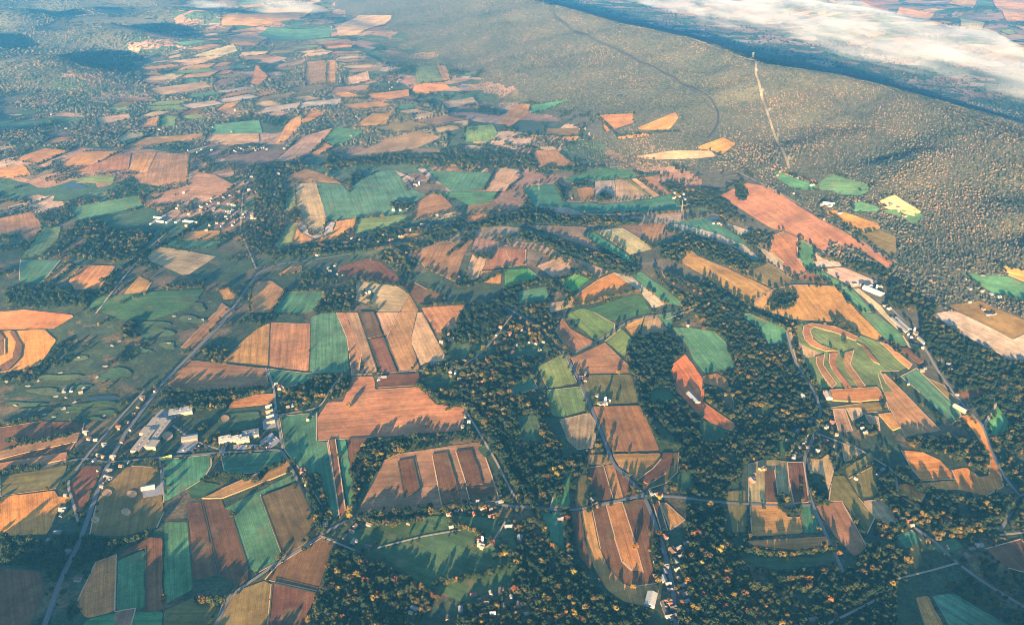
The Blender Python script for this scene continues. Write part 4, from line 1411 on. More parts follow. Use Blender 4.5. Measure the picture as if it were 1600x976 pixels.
for x, y, lb in [(1369, 452, 'grey silo behind the big white barn'), (946, 628, 'grey silo in the khaki-field farmyard'), (1299, 323, 'grey silo at the valley road farm'), (754, 847, 'grey silo at the meadow farm'), (1428, 519, 'grey silo by the poultry barns'), (655, 289, 'grey silo at the rolling farm')]:
    silo(x, y, lb)

# ---------------------------------------------------------------- parked cars in the school car parks
def car_proto():
    t = empty('parked_car', (0, 0, 0))
    V = []
    prof = [(-2.2, 0.35), (-2.2, 0.85), (-1.5, 0.95), (-1.0, 1.45), (0.6, 1.45), (1.2, 0.95), (2.15, 0.8), (2.2, 0.35)]
    for s in (-0.88, 0.88):
        V += [(x, s * (0.82 if z > 1.2 else 1), z) for x, z in prof]
    n = len(prof)
    F = [tuple(range(n)), tuple(range(2 * n - 1, n - 1, -1))] + [(a, n + a, n + (a + 1) % n, (a + 1) % n) for a in range(n)]
    kid(mesh_obj('body', V, F, M['paint'], t))
    V = [(-1.42, s * 0.9, 1.0) for s in (-1, 1)] + [(-1.0, s * 0.78, 1.40) for s in (-1, 1)] + [(0.58, s * 0.78, 1.40) for s in (-1, 1)] + [(1.1, s * 0.9, 1.0) for s in (-1, 1)]
    V = [(x, y * 1.01, z + 0.01) for x, y, z in V]
    kid(mesh_obj('side_window', V, [(0, 6, 4, 2), (1, 3, 5, 7)], M['glass'], t))
    for wx in (-1.35, 1.35):
        for wy in (-0.8, 0.8):
            V = []
            for s in (-0.1, 0.1):
                V += [(wx + 0.33 * math.cos(6.28 * k / 12), wy + s, 0.33 + 0.33 * math.sin(6.28 * k / 12)) for k in range(12)]
            F = [tuple(range(12)), tuple(range(23, 11, -1))] + [(k, 12 + k, 12 + (k + 1) % 12, (k + 1) % 12) for k in range(12)]
            kid(mesh_obj('wheel', V, F, M['tyre'], t))
    return t
CARC = [('white', (0.8, 0.8, 0.8)), ('silver', (0.55, 0.56, 0.58)), ('red', (0.45, 0.04, 0.03)), ('blue', (0.05, 0.10, 0.30)), ('black', (0.03, 0.03, 0.035)), ('beige', (0.55, 0.45, 0.32))]
car0 = None
for lot, p, q, r_, nr, nc in [('the big school car park', (245, 652), (282, 636), (262, 662), 3, 8), ('the small car park by the workshop', (280, 706), (300, 692), (308, 706), 2, 4), ('the car park under the sheds', (404, 697), (424, 680), (416, 701), 3, 6), ('the strip of car park below the second school', (366, 697), (403, 697), (403, 701), 2, 9)]:
    A, B, C_ = (np.array(at(*z)) for z in (p, q, r_))
    a0 = math.atan2(*(B - A)[::-1]) + math.pi / 2
    for i in range(nr):
        for j in range(nc):
            if R.random() < 0.28:
                continue
            w = A + (B - A) * (j + 0.5) / nc + (C_ - A) * (i + 0.3) / nr
            if car0 is None:
                car0 = c = car_proto()
            else:
                c = copy_tree(car0)
            k = R.choice(CARC)
            c.location = (w[0], w[1], float(ground(*w)) + float(lift(*w)) + 0.92)
            c.rotation_euler = (0, 0, a0)
            for b in KIDS[c.name]:
                if b.name.startswith('body'):
                    b.color = (*k[1], 1)
            tag(c, f"{k[0]} car in {lot}, row {ORD[i]}", 'car', f"cars in {lot}")

# ---------------------------------------------------------------- masts and pylons
def mast(px_, py_, h, label, arms=False):
    x, y = at(px_, py_)
    name = 'power_pylon' if arms else 'radio_mast'
    t = empty(name, (x, y, float(ground(x, y))))
    def bar(V, F, p, q, r):
        p, q = Vector(p), Vector(q)
        d = (q - p).normalized()
        e = d.orthogonal().normalized() * r
        g_ = d.cross(e)
        b = len(V)
        for c in (p, q):
            V.extend([tuple(c + e), tuple(c + g_), tuple(c - e), tuple(c - g_)])
        F.extend([(b + k, b + (k + 1) % 4, b + 4 + (k + 1) % 4, b + 4 + k) for k in range(4)] + [(b, b + 3, b + 2, b + 1), (b + 4, b + 5, b + 6, b + 7)])
    V, F = [], []
    w0, w1, n = (4.2, 0.9, 9) if arms else (1.6, 0.6, 12)
    lv = [(w0 + (w1 - w0) * k / n, h * k / n - (1 if k == 0 else 0)) for k in range(n + 1)]
    for k in range(n):
        for sx, sy in ((1, 1), (1, -1), (-1, -1), (-1, 1)):
            bar(V, F, (sx * lv[k][0], sy * lv[k][0], lv[k][1]), (sx * lv[k + 1][0], sy * lv[k + 1][0], lv[k + 1][1]), 0.09)
            nx, ny = -sy, sx
            bar(V, F, (sx * lv[k][0], sy * lv[k][0], lv[k][1]), (nx * lv[k + 1][0], ny * lv[k + 1][0], lv[k + 1][1]), 0.09)
    mesh_obj('lattice', V, F, M['steel'], t)
    if arms:
        for z in (h * 0.72, h * 0.86, h):
            V, F = [], []
            for s in (-1, 1):
                bar(V, F, (0, 0, z + 0.8), (s * 8, 0, z), 0.25)
                bar(V, F, (0, 0, z - 0.9), (s * 8, 0, z), 0.2)
            mesh_obj('cross_arm', V, F, M['steel'], t)
    else:
        V, F = [], []
        bar(V, F, (0, 0, h - 0.5), (0, 0, h + 9), 0.2)
        mesh_obj('aerial', V, F, M['steel'], t)
    return tag(t, label, 'pylon' if arms else 'mast', 'pylons of the power line' if arms else 'tall masts')
for x, y, w in [(1176, 92, 'on the crest'), (1181, 118, 'just under the crest'), (1190, 150, 'high on the flank'), (1200, 181, 'midway down the flank'), (1214, 220, 'low on the flank'), (1231, 258, 'at the foot of the swath')]:
    mast(x, y, 34, f'grey power pylon in the forest swath, {w}', True)
mast(849, 14, 80, 'tall radio mast at the far end of the ridge')
mast(519, 55, 60, 'pale mast standing on the far plain')
mast(842, 297, 45, 'thin mast in the green field of the plain strips')
mast(1065, 330, 45, 'thin mast at the corner of the plain farmyard')
# ---------------------------------------------------------------- where trees stand
MX, MY, MW, MH = 260, 80, 2120, 1200              # the survey map, in photograph pixels with a margin
LAB = np.zeros((MH, MW), np.int8)
def fill(P, v):
    P = [(x + MX, y + MY) for x, y in P]
    x0, x1 = max(0, int(min(p[0] for p in P))), min(MW, int(max(p[0] for p in P)) + 2)
    y0, y1 = max(0, int(min(p[1] for p in P))), min(MH, int(max(p[1] for p in P)) + 2)
    if x1 <= x0 or y1 <= y0:
        return
    X, Y = np.meshgrid(np.arange(x0, x1) + 0.5, np.arange(y0, y1) + 0.5)
    k = inside(P, X, Y)
    LAB[y0:y1, x0:x1][k] = v
def line_fill(P, wpx, v):
    for p, q in zip(P[:-1], P[1:]):
        dx, dy = q[0] - p[0], q[1] - p[1]
        L = max(math.hypot(dx, dy), 1e-6)
        nx, ny = -dy / L * wpx / 2, dx / L * wpx / 2
        fill([(p[0] + nx, p[1] + ny), (q[0] + nx, q[1] + ny), (q[0] - nx, q[1] - ny), (p[0] - nx, p[1] - ny)], v)
def mpp(py):
    return max(0.9, 1330.0 / max(py + 180.0, 60.0))       # metres per pixel at a row, roughly
for ln in WOODS.strip().split('\n'):
    fill(pts(ln), 2)
for code, P in FIELD_PX:
    fill(P, 1)
for ln in GROVES.strip().split('\n'):
    fill(pts(ln), 2)
for wd, P in ROAD_PX:
    line_fill(P, max(2.5, wd * 1.9 / mpp(P[len(P) // 2][1])), 3)
for cx, cy, r in PATCH_PX:
    fill([(cx + r * math.cos(t), cy + r * 0.6 * math.sin(t)) for t in np.linspace(0, 6.283, 14)[:-1]], 3)
for nm, x, y, *_ in HOUSE_SPOTS:
    r = 9.0 / mpp(y)
    fill([(x + r * math.cos(t), y + r * 1.1 * math.sin(t)) for t in np.linspace(0, 6.283, 10)[:-1]], 3)
# golf course: open turf with few trees
golf = np.zeros_like(LAB)
_keep = LAB.copy()
LAB[:] = 0
fill(pts("340,455 275,480 215,500 130,520 60,590 -60,600 -60,660 130,657 190,625 240,600 290,545 330,500"), 1)
golf = LAB.copy()
LAB[:] = _keep

def label_at(px, py):
    i = np.clip((py + MY).astype(int), 0, MH - 1)
    j = np.clip((px + MX).astype(int), 0, MW - 1)
    return LAB[i, j], golf[i, j]

# the small fields of the far plain, laid out in bent rows between the surveyed ones
FAR_HEDGES = []
ca, sa = math.cos(0.42), math.sin(0.42)
for i in range(-40, 40):
    for j in range(0, 64):
        sx, sy = 205.0, 128.0
        def knot(u, v):
            a, b = u * sx, 1500 + v * sy
            a += 130 * (float(vnoise(a, b, 900, 11)) - 0.5) * 2 + (60 if int(v) % 2 else 0)
            b += 150 * (float(vnoise(a, b, 800, 12)) - 0.5) * 2
            return (a * ca - b * sa + 800, a * sa + b * ca)
        f = R.choice([1, 1, 0.5])
        Q = [knot(i, j), knot(i + f, j), knot(i + f, j + 1), knot(i, j + 1)]
        qx, qy = np.array([q[0] for q in Q]), np.array([q[1] for q in Q])
        cxx, cyy = float(qx.mean()), float(qy.mean())
        if cyy < 2300 or cyy > 9500 or abs(cxx) > cyy * 0.72 or R.random() < 0.22:
            continue
        d = ridge_d(np.append(qx, cxx), np.append(qy, cyy))
        if not ((d < -1450).all() or ((d > 2500).all() and (d < 6000).all())):
            continue
        QX, QY = cxx + (qx - cxx) * 0.92, cyy + (qy - cyy) * 0.92
        tx, ty = np.concatenate([QX, (QX + np.roll(QX, 1)) / 2, [cxx]]), np.concatenate([QY, (QY + np.roll(QY, 1)) / 2, [cyy]])
        ppx, ppy = to_px(tx, ty, ground(tx, ty))
        lb_, gf_ = label_at(ppx, ppy)
        if ppy[-1] > 455 or ppy[-1] < -8 or lb_.any() or gf_.any() or (cxx + 0.1 * (cyy - 4000) < -2250 and cyy > 3700):
            continue
        col, nm = CROP[R.choice('BBOOOPPPPTTWGLLKKD')]
        f = R.uniform(0.8, 1.15)
        structure(sheet(nm, rounded(list(zip(QX, QY)), 0.15), 0.05 * R.random(), M['field'], tuple(c * f for c in col)))
        fill(list(zip(ppx[:4], ppy[:4])), 1)
        for e in range(4):
            if R.random() < 0.5:
                FAR_HEDGES.append([Q[e], Q[(e + 1) % 4]])

TREES = []        # x, y, z, height, region (0 valley, 1 ridge)
for r0, r1, sp in [(640, 880, 9.0), (880, 1600, 7.0), (1600, 2300, 7.8), (2300, 3300, 8.6), (3300, 4800, 10.6), (4800, 6800, 14.5), (6800, 10500, 23.0)]:
    half = r1 * 0.85
    gx, gy = np.arange(-half, half, sp), np.arange(r0 * 0.75, r1, sp)
    X, Y = np.meshgrid(gx, gy)
    X = (X + NR.uniform(-0.48, 0.48, X.shape) * sp).ravel()
    Y = (Y + NR.uniform(-0.48, 0.48, Y.shape) * sp).ravel()
    D = np.hypot(X, Y)
    k = (D >= r0) & (D < r1)
    X, Y = X[k], Y[k]
    Z = ground(X, Y)
    px, py = to_px(X, Y, Z)
    k = (px > -200) & (px < 1980) & (py > -60) & (py < 1330)
    X, Y, Z, px, py = X[k], Y[k], Z[k], px[k], py[k]
    d = ridge_d(X, Y)
    lab, gf = label_at(px, py)
    cl = vnoise(X, Y, 120, 1) * 0.6 + vnoise(X, Y, 45, 2) * 0.4
    pr = np.zeros(len(X))
    # scrub and hedgerows on ground that is neither field nor wood
    up = smooth(480, 330, py)
    pr = np.where(lab == 0, smooth(0.46, 0.64, cl) * (0.55 + 0.1 * up), pr)
    pr = np.where((lab == 0) & (gf == 1), 0.25 * smooth(0.62, 0.75, cl), pr)
    pr = np.where((py > 985), 0.75 * smooth(0.25, 0.4, cl), pr)
    pr = np.where(lab == 2, 1.0 * smooth(0.08, 0.26, 0.6 * vnoise(X, Y, 60, 5) + 0.4 * vnoise(X, Y, 25, 14)), pr)
    near_f = (d < 0) & (d > -1500) & (lab != 1)
    west = (d < -1500) & (vnoise(X, Y, 420, 7) > 0.44) & (py < 230) & (px < 700)
    pr = np.where(west & (lab == 0), 0.9, pr)
    # the ridge is wooded to its foot
    edge = (d + 1280 + 700 * (vnoise(X, Y, 480, 8) - 0.5) + 260 * (vnoise(X, Y, 160, 15) - 0.5) + 330 * smooth(5200, 3000, Y) * -1) > 0
    rf = (d > -1900) & (d < 1500) & (lab != 1) & (edge | (d > -850))
    road = np.zeros(len(X), bool)
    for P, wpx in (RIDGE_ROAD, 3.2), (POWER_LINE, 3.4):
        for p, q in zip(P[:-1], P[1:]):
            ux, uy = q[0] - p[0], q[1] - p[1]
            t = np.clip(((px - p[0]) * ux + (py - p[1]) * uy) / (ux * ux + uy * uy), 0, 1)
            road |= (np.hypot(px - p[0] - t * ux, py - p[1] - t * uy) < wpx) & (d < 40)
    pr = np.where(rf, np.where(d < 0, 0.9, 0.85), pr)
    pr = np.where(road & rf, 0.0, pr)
    pr = np.where((d >= 2300) & (lab == 0), 0.8 * smooth(0.45, 0.6, vnoise(X, Y, 300, 9)), pr)
    pr = np.where((d >= 1500) & (d < 2300) & (lab != 1), 0.25, pr)
    pr = np.where(lab == 3, np.where(d > -1200, pr * 0.3, 0.0), pr)
    h = np.clip(NR.lognormal(2.30, 0.30, len(X)) * (0.75 + 0.5 * vnoise(X, Y, 90, 13)), 4.5, 17) * (0.9 + 0.35 * smooth(8, 24, sp)) * np.where(lab == 2, 1.0, 0.82)
    h = np.where(rf, h * 0.66, h)
    tx_, ty_ = to_px(X, Y, Z + 0.8 * h)             # crowns that lean over a field or a road in front of the wood are cut back
    lt, _g = label_at(tx_, ty_)
    pr = np.where((lt == 1) & (lab != 1), pr * 0.12, np.where((lt == 3) & (lab != 3), pr * 0.25, pr))
    k = NR.rand(len(X)) < pr
    rf = rf | west
    for x, y, z, hh, rr in zip(X[k], Y[k], Z[k], h[k], rf[k]):
        TREES.append((x, y, z, hh, 1 if rr else 0))

# hedgerows drawn, and hedges along many far field edges
def plant_line(W, width, sp, p=0.85, hs=(6, 12)):
    for x, y in densify(W, sp, False):
        if R.random() < p:
            x, y = x + R.uniform(-width, width) / 2, y + R.uniform(-width, width) / 2
            TREES.append((x, y, float(ground(x, y)), R.uniform(*hs), 0))
for ln in HEDGES.strip().split('\n'):
    wd, rest = ln.split(' ', 1)
    W = [at(*p) for p in pts(rest)]
    for _ in range(2 if float(wd) >= 8 else 1):
        plant_line(W, float(wd), 6.5 + 0.0012 * W[0][1], 0.85, (7, 15))
for wd, P in ROAD_PX:                                # trees and bushes beside the roads
    W = np.array(densify([at(*p) for p in P], 11, False))
    T_ = np.gradient(W, axis=0)
    T_ /= np.maximum(np.linalg.norm(T_, axis=1)[:, None], 1e-6)
    for s_ in (-1, 1):
        for (x, y), (tx, ty) in zip(W, T_):
            if R.random() < 0.30:
                o_ = s_ * (wd / 2 + R.uniform(4, 10))
                x2, y2 = x - ty * o_, y + tx * o_
                TREES.append((x2, y2, float(ground(x2, y2)), R.uniform(4, 11), 0))
for W in FAR_HEDGES:
    plant_line(W, 7, 9 + 0.0016 * W[0][1], 0.8, (5, 12))
for code, P in FIELD_PX:
    cy = sum(p[1] for p in P) / len(P)
    if cy > 470 or code.endswith('^'):
        continue
    n = len(P)
    for a in range(n):
        if R.random() < 0.36:
            W = [at(*P[a]), at(*P[(a + 1) % n])]
            plant_line(W, 8, 8 + 0.0016 * W[0][1], 0.8, (6, 13))

# ---------------------------------------------------------------- one crown per kind, of many leaf clumps
def ico():
    bm = bmesh.new()
    bmesh.ops.create_icosphere(bm, subdivisions=1, radius=1)
    v = [tuple(q.co) for q in bm.verts]
    f = [tuple(q.index for q in p.verts) for p in bm.faces]
    bm.free()
    return v, f
ICO = ico()

def crown_mesh(name, kind, seed):
    """A crown 1 unit high: leaf clumps spread through the crown's volume, loose leaf sprays on its outside."""
    r = random.Random(seed)
    V, F = [], []
    n = 46 if kind != 'conifer' else 54
    for a in range(n):
        if kind == 'conifer':
            t = a / n
            rad = 0.26 * (1 - t) + 0.02
            th = a * 2.4 + r.uniform(-0.3, 0.3)
            q = rad * math.sqrt(r.uniform(0.35, 1))
            c = (q * math.cos(th), q * math.sin(th), 0.10 + 0.86 * t)
            s = 0.05 + 0.07 * (1 - t)
            sq = (1.1, 1.1, 0.7)
        else:
            th = r.uniform(0, 6.283)
            cz = r.uniform(-1, 1)
            q = math.sqrt(1 - cz * cz)
            k = r.uniform(0.45, 1.0) ** 0.5
            wx = 1 + 0.22 * math.sin(2 * th + seed) + 0.14 * math.sin(3 * th + 2 * seed)
            hor = {'round': 0.37, 'tall': 0.27, 'wide': 0.45}[kind] * wx
            c = (hor * k * q * math.cos(th), hor * k * q * math.sin(th), 0.53 + 0.40 * k * cz * (0.8 if kind == 'wide' else 1))
            s = r.uniform(0.075, 0.145)
            sq = (1, 1, 0.8)
        b = len(V)
        for v in ICO[0]:
            j = r.uniform(0.65, 1.3)
            V.append((c[0] + v[0] * s * j * sq[0], c[1] + v[1] * s * j * sq[1], c[2] + v[2] * s * j * sq[2]))
        F += [tuple(b + i for i in f) for f in ICO[1]]
        for _ in range(4):
            d = Vector((r.gauss(0, 1), r.gauss(0, 1), r.gauss(0, 1))).normalized()
            o = Vector(c) + d * s * r.uniform(0.9, 1.5)
            e = d.orthogonal().normalized() * s * 0.4
            g = d.cross(e).normalized() * s * 0.4
            b = len(V)
            V += [tuple(o - e), tuple(o + g), tuple(o + e), tuple(o - g * 0.6 + d * s * 0.2)]
            F += [(b, b + 1, b + 2, b + 3)]
    me = bpy.data.meshes.new(name)
    me.from_pydata(V, [], F)
    me.materials.append(M['leaf'])
    me.update()
    return me

def trunk_mesh(name, kind, seed):
    """A tapered trunk with limbs, for a tree 1 unit high."""
    r = random.Random(seed)
    V, F = [], []
    def limb(p, q, r0, r1, n=6):
        p, q = Vector(p), Vector(q)
        d = (q - p).normalized()
        e = d.orthogonal().normalized()
        g = d.cross(e)
        b = len(V)
        for c, rr in ((p, r0), ((p + q) / 2 + e * 0.01, (r0 + r1) / 2), (q, r1)):
            for a in range(n):
                t = 6.2832 * a / n
                V.append(tuple(c + (e * math.cos(t) + g * math.sin(t)) * rr))
        for k in range(2):
            for a in range(n):
                F.append((b + k * n + a, b + k * n + (a + 1) % n, b + (k + 1) * n + (a + 1) % n, b + (k + 1) * n + a))
    top = 0.9 if kind == 'conifer' else 0.6
    limb((0, 0, -0.03), (0.01, 0.0, top), 0.026, 0.008)
    for a in range(5):
        t = a * 2.5 + r.uniform(-0.3, 0.3)
        z = r.uniform(0.22, 0.42)
        L = 0.16 if kind == 'conifer' else 0.26
        limb((0, 0, z), (L * math.cos(t), L * math.sin(t), z + (0.05 if kind == 'conifer' else 0.24)), 0.012, 0.004, 5)
    me = bpy.data.meshes.new(name)
    me.from_pydata(V, [], F)
    me.materials.append(M['bark'])
    me.update()
    return me

KINDS = ['round', 'tall', 'wide', 'round', 'conifer']
CROWNS = [crown_mesh('crown', k, 5 + 3 * i) for i, k in enumerate(KINDS)]
TRUNKS = [trunk_mesh('trunk', k, 5 + 3 * i) for i, k in enumerate(KINDS)]

HUES = [('golden', (0.15, 0.105, 0.022)), ('orange', (0.17, 0.078, 0.020)), ('rust-red', (0.095, 0.036, 0.018)), ('dark green', (0.011, 0.024, 0.014)), ('olive', (0.030, 0.038, 0.015)), ('yellow', (0.20, 0.16, 0.032)), ('bronze', (0.060, 0.044, 0.017))]
HW = [2.2, 1.3, 1.4, 9, 8, 0.8, 4]

PLACES = [  # landmarks that labels can point to, photograph pixels
    (1017, 938, 'the white shed at the hamlet'), (1055, 930, 'the dark lane through the hamlet'), (975, 925, 'the toe of the U-shaped field'), (870, 850, 'the long teal meadow'),
    (830, 900, 'the thicket under the teal meadow'), (800, 940, 'the dark hollow'), (745, 945, 'the shaded farm cottages'), (642, 958, 'the yellow cottage'), (560, 930, 'the big dark wood'), (600, 880, 'the upper edge of the big dark wood'),
    (500, 950, 'the reddish ploughed strip'), (325, 937, 'the oval thicket between dark strips'), (250, 940, 'the corner of the green strip'), (130, 850, 'the highway bend'), (60, 870, 'the purple ploughland'),
    (1100, 930, 'the village back gardens'), (1180, 930, 'the broad shadowed wood'), (1260, 940, 'the broad shadowed wood beyond the lane'), (1350, 960, 'the blue lane in the corner wood'), (1390, 880, 'the wood beside the steel-blue road'),
    (1480, 870, 'the road fork'), (1540, 820, 'the wood behind the orange field'), (1590, 900, 'the dark red slope'), (1460, 950, 'the striped corner fields'), (1120, 850, 'the hedge by the shadowed meadow'), (700, 850, 'the green meadow'),
    (690, 960, 'the lane of gardens'), (440, 950, 'the ploughed strips'), (1080, 960, 'the foot of the village lane'), (920, 950, 'the bank under the U-shaped field'),
]
def place_of(px, py):
    return min(PLACES, key=lambda p: (p[0] - px) ** 2 + (1.3 * (p[1] - py)) ** 2)[2]

PROTO = []
def single_tree(x, y, h, hue, kind, label, group):
    z = float(ground(x, y))
    i = kind
    t = empty('conifer' if KINDS[i] == 'conifer' else 'broadleaf_tree', (x, y, z - 0.2), R.uniform(0, 6.28))
    w = R.uniform(0.9, 1.15)
    t.scale = (h * w, h * w, h)
    c = bpy.data.objects.new('crown', CROWNS[i])
    k = R.uniform(0.8, 1.2)
    c.color = (*[v * k for v in hue[1]], 1)
    link(c, t)
    b = bpy.data.objects.new('trunk', TRUNKS[i])
    link(b, t)
    tag(t, label, 'tree', group)
    if len(PROTO) <= i or all(PROTO[j][0] != i for j in range(len(PROTO))):
        PROTO.append((i, c))
    return t

LONE = [(992, 857, 13, 1, 'solitary orange tree inside the U-shaped contour field'), (966, 584, 10, 0, 'small golden tree at the lower edge of the brown wedge field'), (545, 637, 14, 0, 'golden tree alone on the wide brown field'),
        (963, 630, 9, 4, 'thin olive tree standing alone in the striped khaki field'), (257, 939, 13, 1, 'orange tree at the corner of the L-shaped corn strip'), (936, 909, 8, 1, 'little orange tree on the tan outer ring of the U-shaped field'),
        (546, 798, 13, 0, 'golden tree above the bend of the road'), (546, 809, 12, 5, 'yellow tree just under the bend of the road'), (516, 806, 13, 0, 'golden tree beside the lane of cottages'), (495, 812, 12, 0, 'golden tree at the end of the lane of cottages'),
        (1030, 780, 11, 5, 'bright yellow tree behind the crossroads farm'), (990, 918, 8, 0, 'tiny golden bush on the bright edge of the tan ring'), (1085, 838, 12, 1, 'orange tree at the end of the clipped conifer row'), (706, 812, 12, 0, 'golden tree in the gardens under the road'),
        (1317, 560, 8, 4, 'olive tree inside the green loop of the contour strips'), (1299, 546, 8, 4, 'olive bush at the edge of the loop strip'), (1320, 537, 11, 4, 'dark olive tree high in the green loop'), (1310, 866, 9, 1, 'orange tree where the pale lane leaves the fields'),
        (1440, 805, 12, 0, 'golden tree at the tip of the orange field'), (1325, 475, 12, 4, 'olive tree on the brown slope under the barn'), (410, 615, 10, 0, 'golden tree by the cottage at the lane corner'), (1015, 836, 10, 4, 'olive tree by the start of the hamlet lane'),
        (735, 829, 9, 1, 'orange shrub at the cottage lawn corner'), (1254, 675, 10, 1, 'orange tree among the estate houses'), (1068, 866, 9, 2, 'red tree in the estate by the teal strip')]
for x, y, h, hu, lb in LONE:
    wx, wy = at(x, y)
    single_tree(wx, wy, h * 1.15, HUES[hu], R.choice([0, 1, 2, 3]), lb, 'trees standing alone')
    PATCH_PX.append((x, y, 3))

TR = np.array(TREES)
px, py = to_px(TR[:, 0], TR[:, 1], TR[:, 2])
dist = np.hypot(TR[:, 0], np.hypot(TR[:, 1], CAM_H - TR[:, 2]))
show = (px > 4) & (px < 1596) & (py > 8) & (py < 972)
order = np.argsort(-np.where(show, TR[:, 3] / dist, 0))
NEAR = set(order[:272].tolist())
for i in order[:272]:
    x, y, z, h, _ = TR[i]
    hue = R.choices(HUES, HW)[0]
    kind = R.choices([0, 1, 2, 3, 4], [3, 2, 3, 3, 1])[0]
    if kind == 4:
        hue = HUES[3]
    form = {'round': 'round', 'tall': 'tall', 'wide': 'spreading', 'conifer': 'pointed'}[KINDS[kind]]
    size = 'big' if h > 16.5 else 'smaller' if h < 15 else 'full-grown'
    pl = place_of(px[i], py[i])
    single_tree(x, y, h, hue, kind, f"{size} {form} {hue[0]} {'conifer' if kind == 4 else 'tree'} by {pl}", f"trees by {pl}")
for i in range(5):
    if all(q[0] != i for q in PROTO):
        x, y, z, h, _ = TR[order[272 + i]]
        NEAR.add(int(order[272 + i]))
        pl = place_of(px[order[272 + i]], py[order[272 + i]])
        single_tree(x, y, h, HUES[3], i, f"dark green tree by {pl}", f"trees by {pl}")

def woodland(name, idx, mat, label):
    """Ground covered with trees past counting: points on the ground, a crown on each."""
    me = bpy.data.meshes.new(name)
    P = TR[idx][:, :3].copy()
    P[:, 2] -= 0.3
    me.from_pydata(P.tolist(), [], [])
    n = len(idx)
    H = TR[idx][:, 3]
    a = me.attributes.new('size', 'FLOAT_VECTOR', 'POINT')
    w = NR.uniform(0.8, 1.4, n)
    a.data.foreach_set('vector', np.stack([H * w, H * w, H], 1).ravel().astype(np.float32))
    a = me.attributes.new('turn', 'FLOAT_VECTOR', 'POINT')
    a.data.foreach_set('vector', np.stack([np.zeros(n), np.zeros(n), NR.uniform(0, 6.28, n)], 1).ravel().astype(np.float32))
    a = me.attributes.new('pick', 'INT', 'POINT')
    a.data.foreach_set('value', NR.choice([0, 1, 2, 3, 4], n, p=[0.26, 0.2, 0.26, 0.22, 0.06]).astype(np.int32))
    o = bpy.data.objects.new(name, me)
    link(o)
    g = bpy.data.node_groups.new(name, 'GeometryNodeTree')
    g.interface.new_socket('Geometry', in_out='INPUT', socket_type='NodeSocketGeometry')
    g.interface.new_socket('Geometry', in_out='OUTPUT', socket_type='NodeSocketGeometry')
    gi, go = g.nodes.new('NodeGroupInput'), g.nodes.new('NodeGroupOutput')
    jn = g.nodes.new('GeometryNodeJoinGeometry')
    for i, c in sorted(PROTO, reverse=True, key=lambda q: q[0]):
        oi = g.nodes.new('GeometryNodeObjectInfo')
        oi.transform_space = 'ORIGINAL'
        oi.inputs['Object'].default_value = c
        oi.inputs['As Instance'].default_value = False
        sm = g.nodes.new('GeometryNodeSetMaterial')
        sm.inputs['Material'].default_value = mat
        ti = g.nodes.new('GeometryNodeGeometryToInstance')
        g.links.new(oi.outputs['Geometry'], sm.inputs[0])
        g.links.new(sm.outputs[0], ti.inputs[0])
        g.links.new(ti.outputs[0], jn.inputs[0])
    ip = g.nodes.new('GeometryNodeInstanceOnPoints')
    ip.inputs['Pick Instance'].default_value = True
    def attr(nm, ty):
        q = g.nodes.new('GeometryNodeInputNamedAttribute')
        q.data_type = ty
        q.inputs['Name'].default_value = nm
        return q.outputs['Attribute']
    g.links.new(gi.outputs[0], ip.inputs['Points'])
    g.links.new(jn.outputs[0], ip.inputs['Instance'])
    g.links.new(attr('pick', 'INT'), ip.inputs['Instance Index'])
    g.links.new(attr('turn', 'FLOAT_VECTOR'), ip.inputs['Rotation'])
    g.links.new(attr('size', 'FLOAT_VECTOR'), ip.inputs['Scale'])
    g.links.new(ip.outputs[0], go.inputs[0])
    md = o.modifiers.new('trees', 'NODES')
    md.node_group = g
    tag(o, label, 'woodland', None, 'stuff')
    return o

rest = np.array([i for i in range(len(TR)) if i not in NEAR])
print('TREES', len(TR), 'ridge', int(TR[:, 4].sum()))
woodland('woodland', rest[TR[rest, 4] == 0], M['wood'], 'autumn woods, thickets and hedgerows over the whole valley floor')
woodland('ridge_forest', rest[TR[rest, 4] == 1], M['ridge'], 'unbroken pale forest covering the long ridge')
# ---------------------------------------------------------------- morning fog in the far valley
def fog_mat(name, dens, streak, seed):
    m = bpy.data.materials.new(name)
    m.use_nodes = True
    nt = m.node_tree
    nt.nodes.clear()
    out = nt.nodes.new('ShaderNodeOutputMaterial')
    vol = nt.nodes.new('ShaderNodeVolumePrincipled')
    vol.inputs['Color'].default_value = (0.72, 0.73, 0.76, 1)
    vol.inputs['Anisotropy'].default_value = 0.0
    tc = nt.nodes.new('ShaderNodeTexCoord')
    mp = nt.nodes.new('ShaderNodeMapping')
    mp.inputs['Scale'].default_value = streak
    mp.inputs['Location'].default_value = (seed, seed * 0.7, 0)
    nt.links.new(tc.outputs['Object'], mp.inputs['Vector'])
    f = noise(nt, mp.outputs[0], 1.0, 7, 0.62)
    r = nt.nodes.new('ShaderNodeMapRange')
    r.inputs['From Min'].default_value = 0.44
    r.inputs['From Max'].default_value = 0.68
    r.inputs['To Min'].default_value = 0.0
    r.inputs['To Max'].default_value = dens
    r.interpolation_type = 'SMOOTHSTEP'
    nt.links.new(f, r.inputs['Value'])
    nt.links.new(r.outputs[0], vol.inputs['Density'])
    nt.links.new(vol.outputs[0], out.inputs['Volume'])
    return m

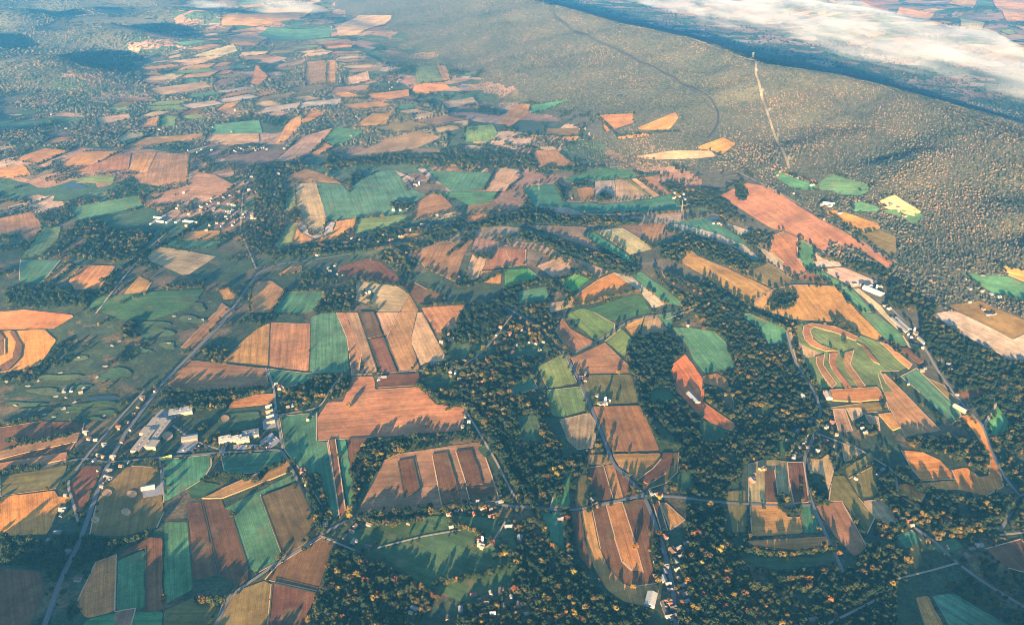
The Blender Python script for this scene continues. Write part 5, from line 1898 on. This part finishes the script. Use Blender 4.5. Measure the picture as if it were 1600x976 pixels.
def fog_bank(name, poly, z0, z1, mat, label, ax):
    """A closed body of fog with a lumpy top; its own x axis runs along the valley."""
    W = [flat(x, y, (z0 + z1) / 2) for x, y in poly]
    cx, cy = np.mean([w[0] for w in W]), np.mean([w[1] for w in W])
    ca, sa = math.cos(ax), math.sin(ax)
    L = [((x - cx) * ca + (y - cy) * sa, -(x - cx) * sa + (y - cy) * ca) for x, y in W]
    L = rounded(L, 0.4)
    step = 90.0
    B = densify(L, step, True, 25)
    xs, ys = [p[0] for p in B], [p[1] for p in B]
    X, Y = np.meshgrid(np.arange(min(xs), max(xs), step), np.arange(min(ys), max(ys), step))
    X, Y = X.ravel(), Y.ravel()
    k = inside(B, X, Y)
    BA = np.array(B)
    pin = [(x, y) for x, y in zip(X[k], Y[k]) if np.min(np.hypot(BA[:, 0] - x, BA[:, 1] - y)) > step * 0.4]
    nb = len(B)
    V, _, F, _, _, _ = geometry.delaunay_2d_cdt([Vector(p) for p in B + pin], [(i, (i + 1) % nb) for i in range(nb)], [list(range(nb))], 1, 1e-3)
    n = len(V)
    PX, PY = np.array([v.x for v in V]), np.array([v.y for v in V])
    edge = np.array([np.min(np.hypot(BA[:, 0] - x, BA[:, 1] - y)) for x, y in zip(PX, PY)])
    T = z0 + (z1 - z0) * (0.12 + 0.88 * smooth(0, 260, edge)) * (0.65 + 0.7 * vnoise(PX, PY * 2.2, 500, 4))
    verts = [(x, y, z0) for x, y in zip(PX, PY)] + [(x, y, t) for x, y, t in zip(PX, PY, T)]
    faces = [tuple(f)[::-1] for f in F] + [tuple(i + n for i in f) for f in F]
    cnt = set()
    for f in F:
        for a in range(len(f)):
            cnt.add((f[a], f[(a + 1) % len(f)]))
    for e in cnt:
        if (e[1], e[0]) not in cnt:
            faces.append((e[0], e[1], e[1] + n, e[0] + n))
    o = mesh_obj(name, verts, faces, mat)
    o.location = (cx, cy, 0)
    o.rotation_euler = (0, 0, ax)
    return tag(o, label, 'fog', None, 'stuff')

VAX = math.atan2(CREST[-2][1] - CREST[2][1], CREST[-2][0] - CREST[2][0])
fog_bank('valley_fog', pts("960,-10 1010,12 1090,33 1180,50 1300,86 1400,107 1500,128 1600,172 1760,230 1760,130 1600,76 1480,44 1400,26 1330,4 1260,-16 1180,-30 1040,-40"), -150, 15, fog_mat('fog', 0.0040, (0.0015, 0.0105, 0.006), 3.1), 'bank of white morning fog filling the valley beyond the ridge', VAX)
fog_bank('fog_patch', pts("250,-6 280,14 330,18 380,12 440,18 500,20 520,8 500,-14 380,-20 280,-20"), -10, 60, fog_mat('thin fog', 0.003, (0.0016, 0.003, 0.004), 7.7), 'small patch of white fog on the far plain', 0.1)

# ---------------------------------------------------------------- the haze of the whole air
V, F = [], []
box_faces(V, F, -19800, 19800, -19800, 19800, -330.0, CAM_H + 60.0)
F.append((3, 2, 1, 0))
hm = bpy.data.materials.new('haze')
hm.use_nodes = True
hn = hm.node_tree
hn.nodes.clear()
h_out = hn.nodes.new('ShaderNodeOutputMaterial')
h_vol = hn.nodes.new('ShaderNodeVolumePrincipled')
h_vol.inputs['Color'].default_value = (0.09, 0.47, 1.0, 1)
h_vol.inputs['Density'].default_value = HAZE
h_vol.inputs['Anisotropy'].default_value = 0.25
hn.links.new(h_vol.outputs[0], h_out.inputs['Volume'])
tag(mesh_obj('haze', V, F, hm), 'pale blue morning haze over the whole countryside', 'haze', None, 'stuff')
